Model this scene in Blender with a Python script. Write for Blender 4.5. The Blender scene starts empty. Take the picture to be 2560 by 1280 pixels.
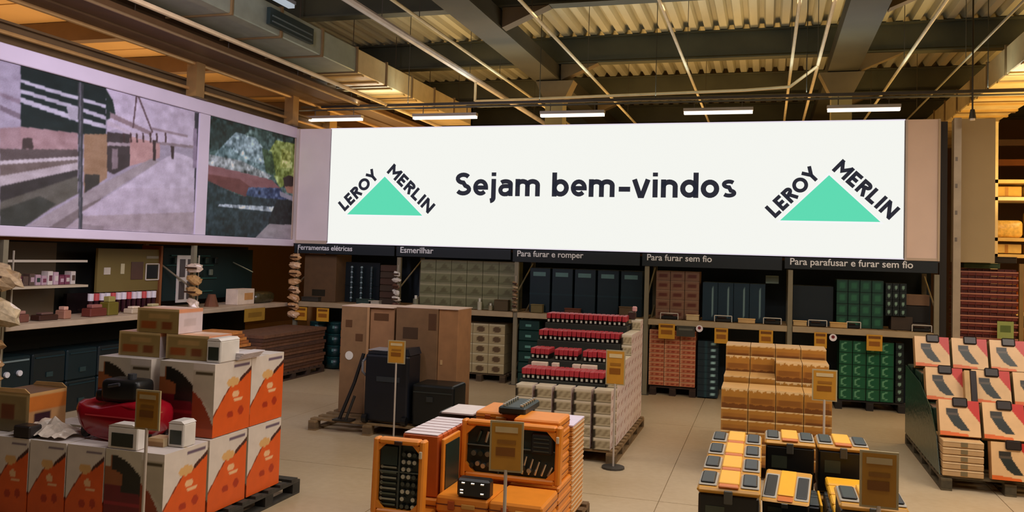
import bpy, bmesh, math, random
import numpy as np
from mathutils import Matrix, Vector
random.seed(7)
SC = bpy.context.scene
COL = SC.collection

# ------------------------------------------------------------------ camera
cam_d = bpy.data.cameras.new('camera'); cam = bpy.data.objects.new('camera', cam_d); COL.objects.link(cam)
cam_d.sensor_width = 36; cam_d.lens = 36*2120/2560; cam_d.shift_y = -92/2560; cam_d.clip_end = 200
cam.matrix_world = Matrix(((0.957579, -0.016768, 0.287684, 0), (0.286586, -0.049193, -0.956791, 0), (0.030195, 0.998649, -0.042301, 2.2), (0, 0, 0, 1)))
SC.camera = cam
SC.view_settings.view_transform = 'Standard'; SC.view_settings.look = 'None'
SC.view_settings.exposure = 0.0; SC.view_settings.gamma = 1.0; SC.view_settings.use_curve_mapping = False

# ------------------------------------------------------------------ world and lamps
w = bpy.data.worlds.new('store_air'); SC.world = w; w.use_nodes = True
w.node_tree.nodes['Background'].inputs[0].default_value = (1.0, .82, .58, 1); w.node_tree.nodes['Background'].inputs[1].default_value = .009
def area(name, loc, size, power, col, rot=(0, 0, 0), spread=180):
    d = bpy.data.lights.new(name, 'AREA'); d.shape = 'RECTANGLE'; d.size, d.size_y = size; d.energy = power; d.color = col; d.spread = math.radians(spread)
    o = bpy.data.objects.new(name, d); COL.objects.link(o); o.location = loc; o.rotation_euler = rot; return o
NEU = (1.0, .93, .90); WARM = (1.0, .62, .26); COOL = (.95, .90, 1.0)
area('aisle_light', (1.2, 6.9, 5.5), (8, .35), 230, NEU)
area('aisle_light', (-1.0, 4.2, 5.5), (8, .35), 110, NEU)
area('aisle_light', (4.6, 8.0, 5.4), (.4, 5), 230, (1, .86, .70))
area('aisle_light', (-1.0, 11.4, 5.6), (7, .25), 40, (1, .74, .44))
area('aisle_light', (3.5, 2.0, 5.5), (6, .4), 50, NEU)
area('poster_fill_light', (-4.6, 5.6, 5.0), (.5, 3), 108, (.90, .82, 1.0), Vector((-3.9, 5.6, -1.6)).to_track_quat('-Z', 'Y').to_euler(), 100)  # added fill that brightens the posters, with no fixture of its own
area('deck_fill_light', (-1.5, 14.82, 5.06), (14, .04), 90, (.74, .92, 1.0), (math.pi, 0, 0))  # unseen fill added to brighten the roof deck; the rail bears no lamp
area('warm_light', (6.8, 17.5, 4.6), (1.5, 6), 330, WARM)
area('warm_light', (8.2, 12.0, 5.0), (1.5, 5), 200, WARM)
area('warm_light', (-10.4, 10.5, 3.6), (.6, 7), 95, (1.0, .68, .36), (math.pi, 0, 0))
area('warm_light', (-4.0, 18.5, 3.4), (11, .8), 260, WARM, (math.pi, 0, 0))
area('warm_light', (5.0, 16.0, 3.2), (2.0, 4), 230, (1, .68, .25), (math.pi, 0, 0))
area('warm_light', (-6.5, 15.6, 3.6), (3, 1.0), 60, (1, .66, .25), (math.pi, 0, 0))

# ------------------------------------------------------------------ materials
def lin(c):
    return tuple(((x/255)/12.92 if x/255 <= .04045 else ((x/255+.055)/1.055)**2.4) for x in c)
MATS = {}
def mat(name, rough=.7, metal=0, noise=.12, scale=6, bump=0, spec=.5, emit=0, coat=0):
    if name in MATS: return MATS[name]
    m = bpy.data.materials.new(name); m.use_nodes = True; nt = m.node_tree; b = nt.nodes['Principled BSDF']
    a = nt.nodes.new('ShaderNodeVertexColor'); a.layer_name = 'Col'
    out = a.outputs['Color']
    tc = nt.nodes.new('ShaderNodeTexCoord')
    if noise > 0:
        n = nt.nodes.new('ShaderNodeTexNoise'); n.inputs['Scale'].default_value = scale; n.inputs['Detail'].default_value = 4
        nt.links.new(tc.outputs['Object'], n.inputs['Vector'])
        r = nt.nodes.new('ShaderNodeMapRange'); r.inputs[1].default_value = .3; r.inputs[2].default_value = .7
        r.inputs[3].default_value = 1-noise; r.inputs[4].default_value = 1+noise*.6
        nt.links.new(n.outputs['Fac'], r.inputs[0])
        v = nt.nodes.new('ShaderNodeVectorMath'); v.operation = 'SCALE'
        nt.links.new(out, v.inputs[0]); nt.links.new(r.outputs[0], v.inputs['Scale']); out = v.outputs[0]
        if bump:
            bp = nt.nodes.new('ShaderNodeBump'); bp.inputs['Strength'].default_value = bump; bp.inputs['Distance'].default_value = .01
            nt.links.new(n.outputs['Fac'], bp.inputs['Height']); nt.links.new(bp.outputs[0], b.inputs['Normal'])
    nt.links.new(out, b.inputs['Base Color'])
    b.inputs['Roughness'].default_value = rough; b.inputs['Metallic'].default_value = metal
    b.inputs['Specular IOR Level'].default_value = spec
    if coat: b.inputs['Coat Weight'].default_value = coat; b.inputs['Coat Roughness'].default_value = .2
    if emit:
        nt.links.new(a.outputs['Color'], b.inputs['Emission Color']); b.inputs['Emission Strength'].default_value = emit
        b.inputs['Specular IOR Level'].default_value = 0
        nt.links.remove(b.inputs['Base Color'].links[0]); b.inputs['Base Color'].default_value = (.02, .02, .02, 1)
    MATS[name] = m; return m
CARD = mat('cardboard', .78, 0, .14, 7, .15)
PRINT = mat('printed_card', .38, 0, .08, 9)
PLAST = mat('plastic', .38, 0, .06, 10)
GLOSS = mat('glossy_plastic', .18, 0, .03, 6, coat=.3)
METAL = mat('painted_metal', .45, .25, .12, 5)
STEEL = mat('bare_steel', .28, .9, .1, 12)
WOOD = mat('rough_wood', .85, 0, .3, 14, .5)
FILM = mat('clear_film', .25, 0, .25, 18, .6)
PAINT = mat('painted_panel', .6, 0, .05, 2)
POSTER = mat('poster_print', .5, 0, .05, 14)
LED = mat('led_screen_light', .5, 0, 0, emit=.92)
TUBE = mat('lamp_tube_light', .5, 0, 0, emit=2.2)
CONC = mat('ceiling_steel', .65, .1, .22, 1.5)

# ------------------------------------------------------------------ mesh builder
class B:
    def __init__(s): s.v = []; s.f = []; s.c = []
    def face(s, idx, col): s.f.append(idx); s.c.append(col)
    def quad(s, a, b, c, d, col):
        n = len(s.v); s.v += [a, b, c, d]; s.face((n, n+1, n+2, n+3), col); return s
    def box(s, x0, x1, y0, y1, z0, z1, col, skip=''):
        n = len(s.v)
        s.v += [(x0,y0,z0),(x1,y0,z0),(x1,y1,z0),(x0,y1,z0),(x0,y0,z1),(x1,y0,z1),(x1,y1,z1),(x0,y1,z1)]
        for k, q in (('f',(0,1,5,4)),('r',(1,2,6,5)),('b',(2,3,7,6)),('l',(3,0,4,7)),('t',(4,5,6,7)),('u',(3,2,1,0))):
            if k not in skip: s.face(tuple(n+i for i in q), col)
        return s
    def bev(s, x0, x1, y0, y1, z0, z1, col, r=.01, seg=1):
        bm = bmesh.new(); bmesh.ops.create_cube(bm, size=1)
        for v in bm.verts: v.co = ((x0+x1)/2+v.co.x*(x1-x0), (y0+y1)/2+v.co.y*(y1-y0), (z0+z1)/2+v.co.z*(z1-z0))
        bmesh.ops.bevel(bm, geom=bm.edges[:], offset=r, segments=seg, affect='EDGES', profile=.5)
        return s.bm(bm, col)
    def bm(s, bm, col):
        n = len(s.v); bm.verts.index_update()
        s.v += [tuple(v.co) for v in bm.verts]
        for f in bm.faces: s.face(tuple(n+v.index for v in f.verts), col)
        bm.free(); return s
    def tube(s, p, q, r, col, n=8, r2=None):
        p = Vector(p); q = Vector(q); d = (q-p).normalized(); a = d.orthogonal().normalized(); b = d.cross(a); k = len(s.v)
        r2 = r if r2 is None else r2
        for c0, rr in ((p, r), (q, r2)):
            for i in range(n):
                t = 2*math.pi*i/n; s.v.append(tuple(c0+a*math.cos(t)*rr+b*math.sin(t)*rr))
        for i in range(n):
            j = (i+1) % n; s.face((k+i, k+j, k+n+j, k+n+i), col)
        s.face(tuple(k+i for i in range(n))[::-1], col); s.face(tuple(k+n+i for i in range(n)), col); return s
    def path(s, pts, r, col, n=8):
        for a, b in zip(pts, pts[1:]): s.tube(a, b, r, col, n)
        return s
    def prism(s, pts, axis, a, b, col):       # outline in the plane across the axis, extruded from a to b
        n = len(pts); k = len(s.v)
        def P(p, t): return {'x': (t, p[0], p[1]), 'y': (p[0], t, p[1]), 'z': (p[0], p[1], t)}[axis]
        s.v += [P(p, a) for p in pts]+[P(p, b) for p in pts]
        s.face(tuple(range(k, k+n)), col); s.face(tuple(range(k+2*n-1, k+n-1, -1)), col)
        for i in range(n):
            j = (i+1) % n; s.face((k+i, k+n+i, k+n+j, k+j), col)
        return s
    def grid(s, o, U, V, nu, nv, fn):         # fn(u, v) gives the printed colour
        o = Vector(o); U = Vector(U); V = Vector(V); k = len(s.v); cols = []
        for j in range(nv+1):
            for i in range(nu+1):
                s.v.append(tuple(o+U*(i/nu)+V*(j/nv))); cols.append(fn(i/nu, j/nv))
        for j in range(nv):
            for i in range(nu):
                q = [j*(nu+1)+i, j*(nu+1)+i+1, (j+1)*(nu+1)+i+1, (j+1)*(nu+1)+i]
                s.face(tuple(k+x for x in q), [cols[x] for x in q])
        return s
    def pbox(s, w_, d, h, fr, rt=None, tp=None, n=12, base=(150, 120, 85), x=0, y=0, z=0):
        x0, x1, y0, y1, z0, z1 = x-w_/2, x+w_/2, y-d/2, y+d/2, z, z+h
        fl = lambda u, v: base
        def g(o, U, V, fn, nn): s.grid(o, U, V, nn if fn is not fl else 1, nn if fn is not fl else 1, fn)
        g((x0,y0,z0), (w_,0,0), (0,0,h), fr or fl, n)
        g((x1,y0,z0), (0,d,0), (0,0,h), rt or fl, n)
        g((x0,y0,z1), (w_,0,0), (0,d,0), tp or fl, n)
        g((x0,y1,z0), (0,-d,0), (0,0,h), fl, n); g((x1,y1,z0), (-w_,0,0), (0,0,h), fl, n); g((x0,y1,z0), (w_,0,0), (0,-d,0), fl, n)
        return s
    def mesh(s, name, m, smooth=False):
        me = bpy.data.meshes.new(name); me.from_pydata(s.v, [], s.f)
        at = me.color_attributes.new('Col', 'FLOAT_COLOR', 'CORNER'); buf = []
        cache = {}
        for f, c in zip(s.f, s.c):
            if isinstance(c, list):
                for q in c:
                    if q not in cache: cache[q] = lin(q)+(1.0,)
                    buf += cache[q]
            else:
                if c not in cache: cache[c] = lin(c)+(1.0,)
                buf += cache[c]*len(f)
        at.data.foreach_set('color', buf)
        me.materials.append(m)
        if smooth: me.shade_smooth()
        me.validate(); return me

def obj(name, b, m, parent=None, smooth=False, loc=None):
    o = bpy.data.objects.new(name, b.mesh(name, m, smooth) if isinstance(b, B) else b); COL.objects.link(o)
    if parent is not None: o.parent = parent
    if loc: o.location = loc
    return o
def tag(o, label, cat, group=None):
    o['label'] = label; o['category'] = cat
    if group: o['group'] = group
    return o
def thing(name, label, cat, loc=(0, 0, 0), group=None, rz=0):
    o = bpy.data.objects.new(name, None); COL.objects.link(o); o.location = loc; o.rotation_euler = (0, 0, rz); o.empty_display_size = .1
    return tag(o, label, cat, group)
def struct(name, b, m): o = obj(name, b, m); o['kind'] = 'structure'; return o
def dup(r):
    c = r.copy(); COL.objects.link(c)
    for ch in list(r.children):
        d = ch.copy(); COL.objects.link(d); d.parent = c
        for g in list(ch.children):
            e = g.copy(); COL.objects.link(e); e.parent = d
    return c
class Proto:
    def __init__(s, root): s.root = root; s.used = False
    def put(s, loc, label, group=None, rot=(0, 0, 0), scale=None):
        o = dup(s.root) if s.used else s.root
        s.last = o
        if not s.used: s.used = True
        o.location = loc; o.rotation_euler = rot; o['label'] = label
        if scale: o.scale = scale
        if group: o['group'] = group
        return o
_pending = []
def proto(name, b, m, cat): # one-mesh prototype
    o = obj(name, b, m); o['category'] = cat; o['label'] = name; return Proto(o)
def proto_t(name, cat, parts):
    o = thing(name, name, cat)
    for p in parts:
        q = obj(p[0], p[1], p[2], o)
        for r in (p[3] if len(p) > 3 else []): obj(r[0], r[1], r[2], q)
    return Proto(o)
ORD = ['first', 'second', 'third', 'fourth', 'fifth', 'sixth', 'seventh', 'eighth', 'ninth', 'tenth', 'eleventh', 'twelfth', 'thirteenth', 'fourteenth', 'fifteenth', 'sixteenth', 'seventeenth', 'eighteenth', 'nineteenth', 'twentieth']
def col_word(i, n): return 'leftmost' if i == 0 else 'rightmost' if i == n-1 else ORD[i]+' from the left'
def row_word(i, n): return 'bottom row' if i == 0 else 'top row' if i == n-1 else ORD[i]+' row up'
FT = {}
def text_mesh(body, size, bold=0.0, depth=.002):
    cu = bpy.data.curves.new('lettering', 'FONT'); cu.body = body; cu.size = size; cu.offset = bold; cu.extrude = depth
    o = bpy.data.objects.new('lettering', cu); COL.objects.link(o)
    dg = bpy.context.evaluated_depsgraph_get(); me = bpy.data.meshes.new_from_object(o.evaluated_get(dg))
    bpy.data.objects.remove(o); bpy.data.curves.remove(cu); return me
def paint(me, col, m):
    at = me.color_attributes.get('Col') or me.color_attributes.new('Col', 'FLOAT_COLOR', 'CORNER')
    at.data.foreach_set('color', (lin(col)+(1.0,))*len(me.loops)); me.materials.clear(); me.materials.append(m); return me
def letters(name, body, x0, x1, zb, y, col, m, parent, bold=0.0):
    """words standing in the XZ plane, facing -Y, from x0 to x1 on the base line zb; one mesh per word"""
    me = text_mesh(body, 1.0, bold); xs = [v.co.x for v in me.vertices]; k = (x1-x0)/(max(xs)-min(xs)); a = min(xs); bpy.data.meshes.remove(me)
    done = ''
    for wd in body.split(' '):
        off = 0
        if done:
            e = text_mesh(done+'.', 1.0, bold); d_ = text_mesh('.', 1.0, bold)
            off = max(v.co.x for v in e.vertices)-max(v.co.x for v in d_.vertices)
        me = text_mesh(wd, 1.0, bold)
        for v in me.vertices: v.co = (x0+(v.co.x+off-a)*k, y-v.co.z, zb+v.co.y*k)
        obj(name, paint(me, col, m), m, parent); done += wd+' '

# ------------------------------------------------------------------ hand drawn stroke letters
def arc(cx, cy, rx, ry, a0, a1, n=12): return [(cx+rx*math.cos(math.radians(a0+(a1-a0)*i/n)), cy+ry*math.sin(math.radians(a0+(a1-a0)*i/n))) for i in range(n+1)]
def glyph(ch, s):
    a = s/2; X = .74
    def bowl(cx, rx=.2): return arc(cx, X/2, rx, X/2-a, 0, 360, 22)
    G = {
     'S': (.60, [arc(.3, .745, .21, .255-a*.8, 28, 270)+arc(.3, .275, .22, .275-a, 90, -155)[1:]]),
     'e': (.55, [[(.075, X/2-.01), (.475, X/2-.01)]+arc(.275, X/2, .2, X/2-a, 2, 318, 18)[0:]]),
     'j': (.24, [[(.13, X), (.13, -.08)]+arc(.0, -.08, .13, .13, 0, -85, 6)[1:], [(.13, .86), (.13, 1.02)]]),
     'a': (.54, [arc(.255, X-.22, .185, .22-a, 150, 0, 10)+[(.44, 0)], [(.44, .43), (.24, .43)]+arc(.22, .255, .15, .175, 90, 270, 10)[1:]+[(.3, .085), (.44, .2)]]),
     'm': (.92, [[(.08, 0), (.08, X)], [(.08, .4)]+arc(.255, .48, .175, X-.48-a, 180, 0, 10)+[(.43, 0)], [(.43, .4)]+arc(.61, .48, .18, X-.48-a, 180, 0, 10)+[(.79, 0)]]),
     'n': (.56, [[(.08, 0), (.08, X)], [(.08, .4)]+arc(.27, .46, .19, X-.46-a, 180, 0, 10)+[(.46, 0)]]),
     'b': (.58, [[(.08, 0), (.08, 1.02)], bowl(.29, .21)]), 'd': (.58, [[(.49, 0), (.49, 1.02)], bowl(.28, .21)]),
     'v': (.54, [[(.045, X), (.235, .07), (.305, .07), (.495, X)]]), 'i': (.24, [[(.12, 0), (.12, X)], [(.12, .86), (.12, 1.02)]]),
     'o': (.57, [bowl(.285, .21)]), 's': (.48, [arc(.24, .55, .16, .19-a*.75, 35, 270)+arc(.24, .205, .165, .205-a, 90, -150)[1:]]),
     '-': (.42, [[(.02, .33), (.40, .33)]]), ' ': (.24, []),
     'L': (.52, [[(.1, 1), (.1, a), (.5, a)]]), 'E': (.56, [[(.52, 1-a), (.1, 1-a), (.1, a), (.52, a)], [(.1, .5), (.46, .5)]]),
     'R': (.62, [[(.1, 0), (.1, 1-a), (.34, 1-a)]+arc(.34, .73, .17, .27-a, 90, -90, 10)[1:]+[(.1, .46)], [(.32, .46), (.54, .0)]]),
     'O': (.86, [arc(.43, .5, .34, .5-a, 0, 360, 26)]), 'Y': (.66, [[(.04, 1), (.33, .48), (.62, 1)], [(.33, .5), (.33, 0)]]),
     'M': (.86, [[(.1, 0), (.1, 1)], [(.76, 0), (.76, 1)], [(.1, .9), (.43, .4), (.76, .9)]]), 'I': (.26, [[(.13, 0), (.13, 1)]]), 'N': (.74, [[(.1, 0), (.1, 1)], [(.12, .9), (.62, .1)], [(.64, 0), (.64, 1)]]),
    }
    return G[ch]
def stroke_word(body, x0, z0, length, cap, s, y, parent, col, m, ang=0.0, gap=.07):
    adv = sum(glyph(c, s)[0]+gap for c in body)-gap; kx = length/adv; th = s/2*cap; pen = 0.0
    for ch in body:
        wd, strokes = glyph(ch, s); b = B(); th = s/2*cap*{'s': .78, 'S': .92, 'a': .9, 'e': .9}.get(ch, 1)
        for st in strokes:
            P = [((pen+px)*kx, pz*cap) for px, pz in st]; n = len(P); closed = math.dist(P[0], P[-1]) < 1e-6
            if closed: P = P[:-1]; n -= 1
            L, R = [], []
            for i in range(n):
                d0 = (P[i][0]-P[i-1][0], P[i][1]-P[i-1][1]) if (i or closed) else (P[1][0]-P[0][0], P[1][1]-P[0][1])
                d1 = (P[(i+1) % n][0]-P[i][0], P[(i+1) % n][1]-P[i][1]) if (i < n-1 or closed) else d0
                l0, l1 = math.hypot(*d0), math.hypot(*d1); n0 = (-d0[1]/l0, d0[0]/l0); n1 = (-d1[1]/l1, d1[0]/l1)
                mx, mz = n0[0]+n1[0], n0[1]+n1[1]; q = mx*mx+mz*mz; f = min(2/q if q > 1e-6 else 1, 3.0)
                L.append((P[i][0]+mx*f*th, P[i][1]+mz*f*th)); R.append((P[i][0]-mx*f*th, P[i][1]-mz*f*th))
            k = len(b.v); ca, sa = math.cos(ang), math.sin(ang)
            for yy in (y, y+.004):
                for (px, pz) in L+R: b.v.append((x0+px*ca-pz*sa, yy, z0+px*sa+pz*ca))
            for i in range(n if closed else n-1):
                j = (i+1) % n
                b.face((k+i, k+j, k+n+j, k+n+i), col); b.face((k+2*n+i, k+3*n+i, k+3*n+j, k+2*n+j), col)
                b.face((k+i, k+2*n+i, k+2*n+j, k+j), col); b.face((k+n+i, k+n+j, k+3*n+j, k+3*n+i), col)
            if not closed:
                for i in (0, n-1): b.face((k+i, k+n+i, k+3*n+i, k+2*n+i), col)
        if strokes: obj('letter', b, m, parent)
        pen += wd+gap
# ================================================================== THE BUILDING
def floor_mat():
    m = bpy.data.materials.new('polished_concrete'); m.use_nodes = True; nt = m.node_tree; b = nt.nodes['Principled BSDF']
    tc = nt.nodes.new('ShaderNodeTexCoord')
    n1 = nt.nodes.new('ShaderNodeTexNoise'); n1.inputs['Scale'].default_value = .55; n1.inputs['Detail'].default_value = 6
    n2 = nt.nodes.new('ShaderNodeTexNoise'); n2.inputs['Scale'].default_value = 14; n2.inputs['Detail'].default_value = 5
    for n in (n1, n2): nt.links.new(tc.outputs['Object'], n.inputs['Vector'])
    mx = nt.nodes.new('ShaderNodeMix'); mx.data_type = 'FLOAT'; mx.inputs[0].default_value = .3
    nt.links.new(n1.outputs['Fac'], mx.inputs[2]); nt.links.new(n2.outputs['Fac'], mx.inputs[3])
    cr = nt.nodes.new('ShaderNodeValToRGB'); cr.color_ramp.elements[0].position = .32; cr.color_ramp.elements[1].position = .7
    cr.color_ramp.elements[0].color = lin((176, 152, 116))+(1,); cr.color_ramp.elements[1].color = lin((200, 180, 148))+(1,)
    nt.links.new(mx.outputs[0], cr.inputs[0]); nt.links.new(cr.outputs[0], b.inputs['Base Color'])
    r = nt.nodes.new('ShaderNodeMapRange'); r.inputs[3].default_value = .28; r.inputs[4].default_value = .5
    nt.links.new(n1.outputs['Fac'], r.inputs[0]); nt.links.new(r.outputs[0], b.inputs['Roughness']); return m
FL = floor_mat()
fl = B(); xs = [-14, -8.6, -5.9, -3.2, -.9, 2.2, 5.0, 8, 13]; ys = [-6, -2, 2, 4.4, 7.9, 11.6, 15.5, 20, 25, 30]
for i in range(len(xs)-1):
    for j in range(len(ys)-1): fl.box(xs[i]+.004, xs[i+1]-.004, ys[j]+.004, ys[j+1]-.004, -.05, 0, (190, 170, 140))
fl.box(-14, 13, -6, 30, -.1, -.012, (60, 50, 40))
f_ = struct('floor', fl, FL)
# outer shell
struct('wall_front', B().box(-14, 13, -6.2, -6, 0, 7.2, (120, 110, 95)), PAINT)
struct('wall_rear', B().box(-14, 13, 30, 30.2, 0, 7.2, (110, 80, 50)), PAINT)
struct('wall_right', B().box(13, 13.2, -6, 30, 0, 7.2, (120, 95, 60)), PAINT)
struct('wall_left', B().box(-14.2, -14, -6, 30, 0, 7.2, (130, 100, 60)), PAINT)
# dark panel behind the racks and the bulkhead over them
struct('wall_back', B().box(-8.4, 2.56, 15.12, 15.2, 0, 2.25, (16, 34, 42)).box(-8.6, 2.5, 14.06, 14.16, 2.28, 4.42, (70, 66, 62)), PAINT)
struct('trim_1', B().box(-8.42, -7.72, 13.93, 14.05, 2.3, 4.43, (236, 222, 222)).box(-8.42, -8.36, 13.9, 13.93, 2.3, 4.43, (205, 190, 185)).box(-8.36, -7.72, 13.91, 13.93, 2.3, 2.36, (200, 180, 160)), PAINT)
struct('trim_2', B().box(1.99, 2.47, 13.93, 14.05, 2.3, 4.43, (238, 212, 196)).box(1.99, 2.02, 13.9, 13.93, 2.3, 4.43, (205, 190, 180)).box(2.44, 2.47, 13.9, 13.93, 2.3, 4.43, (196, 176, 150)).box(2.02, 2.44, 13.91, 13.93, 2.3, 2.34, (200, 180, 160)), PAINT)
struct('wall_left_lower', B().box(-9.5, -9.42, 3, 14.0, 0, 2.2, (24, 26, 22)), PAINT)
struct('wall_left_upper', B().box(-8.62, -8.52, 3, 13.93, 2.26, 4.42, (80, 72, 70)), PAINT)
# grey column panel and pale post right of the racks
t = thing('partition_panel', 'tall grey beige partition panel beside the pale post, right of the screen', 'partition', (3.02, 14.35, 2.3))
obj('panel', B().box(-.26, .26, -.1, .1, 0, 2.18, (172, 152, 112)), PAINT, t)
obj('edge_strip', B().box(-.3, -.262, -.11, .1, 0, 2.18, (172, 158, 128)), PAINT, t)
t = thing('steel_post', 'pale slotted steel post between the tool racks and the warm lit aisle', 'post', (2.71, 14.0, 0))
obj('post', B().box(-.05, .05, -.05, .05, 0, 4.45, (176, 160, 136)), METAL, t)
for z in (3.0, 3.4, 3.8, 2.6): obj('fixing_plate', B().box(-.03, .0, -.056, -.051, z, z+.06, (120, 110, 100)), METAL, t)
obj('base_plate', B().box(-.09, .09, -.09, .09, 0, .015, (90, 84, 76)), METAL, t)
tag(obj('shadow_gap_strip', B().box(2.5, 2.6, 14.1, 14.16, 0, 4.42, (40, 30, 16)), PAINT), 'dark strip standing in for the shaded gap between the screen wall and the pale post', 'shade strip')  # dark colour stands in for the shade in the open gap

# ------------------------------------------------------------------ ceiling: profiled deck sheets between beams
cb = struct('ceiling', B().box(-14, 13, -6, 30, 7.14, 7.2, (70, 62, 44)), CONC)
pitch = .30; BEAMY = [-3.6, .7, 5.0, 9.3, 13.5, 17.75, 21.9, 26.1]
bays = [(-6, BEAMY[0])] + list(zip(BEAMY, BEAMY[1:])) + [(BEAMY[-1], 30)]
DECKC = (196, 190, 160)
def deck(n):
    b = B()
    for k in range(n):
        x = k*pitch
        for (xa, za, xb, zb) in ((0, .13, .08, .13), (.08, .13, .12, 0), (.12, 0, .26, 0), (.26, 0, .30, .13)):
            b.quad((x+xa, 0, za), (x+xa, 1, za), (x+xb, 1, zb), (x+xb, 0, zb), DECKC)
    return b.mesh('deck_sheet', CONC)
dm = deck(4)
for (y0, y1) in bays:
    if y1 < 5: 
        continue
    x = -14.0
    while x < 12.9:
        o = bpy.data.objects.new('deck_sheet', dm); COL.objects.link(o); o.parent = cb
        o.location = (x, y0, 6.95); o.scale = (1, y1-y0, 1); x += pitch*4
def ibeam(L, h, wd, col, t_=.03):           # along X, base at z = 0
    return B().box(0, L, -wd/2, wd/2, 0, t_, col).box(0, L, -wd/2, wd/2, h-t_, h, col).box(0, L, -.02, .02, t_, h-t_, col)
bmx = ibeam(27, .58, .26, (78, 78, 60)).mesh('roof_beam', CONC)
for k, y in enumerate(BEAMY):
    if y < 8: continue
    o = bpy.data.objects.new('roof_beam', bmx); COL.objects.link(o); o.location = (-14, y, 6.35)
    tag(o, 'dark steel roof beam running across the shop, %s from the front of the picture' % ORD[k-3], 'beam')
gm = B()
gm.box(-.28, .28, 0, 36, 0, .04, (66, 62, 46)).box(-.26, -.2, 0, 36, .04, .33, (60, 56, 42)).box(.2, .26, 0, 36, .04, .33, (60, 56, 42))
for q, (x, lb) in enumerate(((-4.6, 'left of the two deep girders running away towards the back'), (1.38, 'right of the two deep girders running away towards the back'))):
    o = obj('girder', gm, CONC, loc=(x, -6, 5.99)); tag(o, lb, 'girder')
for x, lb in ((-4.42, 'square concrete column under the left girder behind the screen'), (1.36, 'square concrete column under the right girder behind the screen')):
    t = thing('column', lb, 'column', (x, 17.75, 0))
    obj('shaft', B().box(-.19, .19, -.19, .19, 0, 5.7, (160, 150, 112)), CONC, t)
    obj('capital', B().prism([(-.19, 5.5), (.19, 5.5), (.42, 5.97), (-.42, 5.97)], 'y', -.2, .2, (128, 112, 80)), CONC, t)
# haunches between girders and beams
for x in (-4.6, 1.38):
    for k, y in enumerate((13.5, 17.75, 21.9)):
        tag(obj('haunch', B().prism([(x+.3, 6.0), (x+1.1, 6.34), (x+.3, 6.34)], 'y', y-.12, y+.12, (104, 88, 60)), CONC), '%s triangular bracket from the front, right side of the %s girder' % (ORD[k], 'left' if x < 0 else 'right'), 'bracket')

# pipes running away under the deck
PIPES = [(-5.5, .055, (206, 196, 186), 'thick pale pipe over the left half of the screen'), (-4.9, .026, (220, 204, 160), 'thin pale pipe beside the thick one, left of the column'),
         (-3.2, .026, (226, 212, 172), 'thin pipe above the words on the screen, left one'), (-1.4, .026, (222, 208, 172), 'thin pipe above the middle of the screen'),
         (.36, .026, (216, 200, 160), 'left pipe of the close pair above the right logo'), (.79, .028, (222, 204, 166), 'right pipe of the close pair above the right logo'),
         (2.14, .025, (222, 208, 170), 'thin pipe crossing beside the right girder'), (3.06, .018, (150, 140, 112), 'dull thin pipe nearest the right duct')]
for x, r, c, lb in PIPES:
    t = thing('pipe', lb, 'pipe', (x, 0, 5.6), 'sprinkler pipes under the roof')
    obj('pipe_run', B().tube((0, 0, 0), (0, 24, 0), r, c, 8), METAL, t)
    for y in (6.5, 11.3, 15.2, 19.9): obj('hanger', B().tube((0, y, r), (0, y, 1.35), .006, (70, 62, 48), 5), METAL, t)
t = thing('cross_pipe', 'pale pipe dropping from the thick pipe and running right above the lamps', 'pipe')
obj('pipe_run', B().path([(-5.5, 15.54, 5.6), (-5.5, 15.54, 5.18), (-.4, 15.54, 5.26), (.35, 15.54, 5.3), (.79, 15.2, 5.58)], .028, (220, 190, 140), 8), METAL, t)
obj('drop_leg', B().tube((-5.5, 15.54, 5.58), (-5.5, 15.54, 5.18), .026, (150, 150, 130)), METAL, t)
t = thing('conduit_rail', 'long dark conduit rail above the five white lamps', 'rail')
obj('rail', B().box(-8.9, 9.5, 14.8, 14.84, 4.98, 5.03, (84, 78, 70)).tube((-8.9, 14.76, 4.93), (9.5, 14.76, 4.93), .018, (120, 120, 112)), METAL, t)
for x in (-6.6, -4.0, -1.9, .6, 3.3, 6): obj('hanger', B().tube((x, 14.82, 5.03), (x, 14.82, 6.95), .007, (60, 54, 40), 5), METAL, t)
# five tube lamps over the screen
for k, (x0, x1) in enumerate(((-8.75, -7.55), (-6.46, -5.2), (-3.96, -2.8), (-1.40, -.26), (.93, 2.03))):
    t = thing('ceiling_light', '%s of the five white tube lamps above the screen' % col_word(k, 5), 'lamp', ((x0+x1)/2, 14.8, 4.72), 'tube lamps above the screen')
    L = (x1-x0)/2
    obj('diffuser', B().box(-L, L, -.05, .05, 0, .045, (255, 236, 214)), TUBE, t)
    obj('housing', B().box(-L-.01, L+.01, -.06, .06, .046, .1, (190, 180, 168)), METAL, t)
    for sx in (-.7, .7): obj('hanger', B().tube((sx*L, 0, .1), (sx*L, 0, .25), .008, (90, 84, 74), 5), METAL, t)
# small lamp on a rod by the right
t = thing('drop_lamp', 'small dark camera lamp hanging on a rod above the partition panel', 'lamp', (2.83, 13.6, 4.38))
obj('rod', B().tube((0, 0, .12), (0, 0, 2.4), .012, (50, 42, 30), 6), METAL, t)
obj('head', B().tube((0, 0, .0), (0, 0, .13), .05, (30, 28, 26), 10, .03), PLAST, t)
obj('lens', B().tube((0, 0, -.03), (0, 0, -.001), .035, (235, 225, 215), 10), GLOSS, t)

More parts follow.
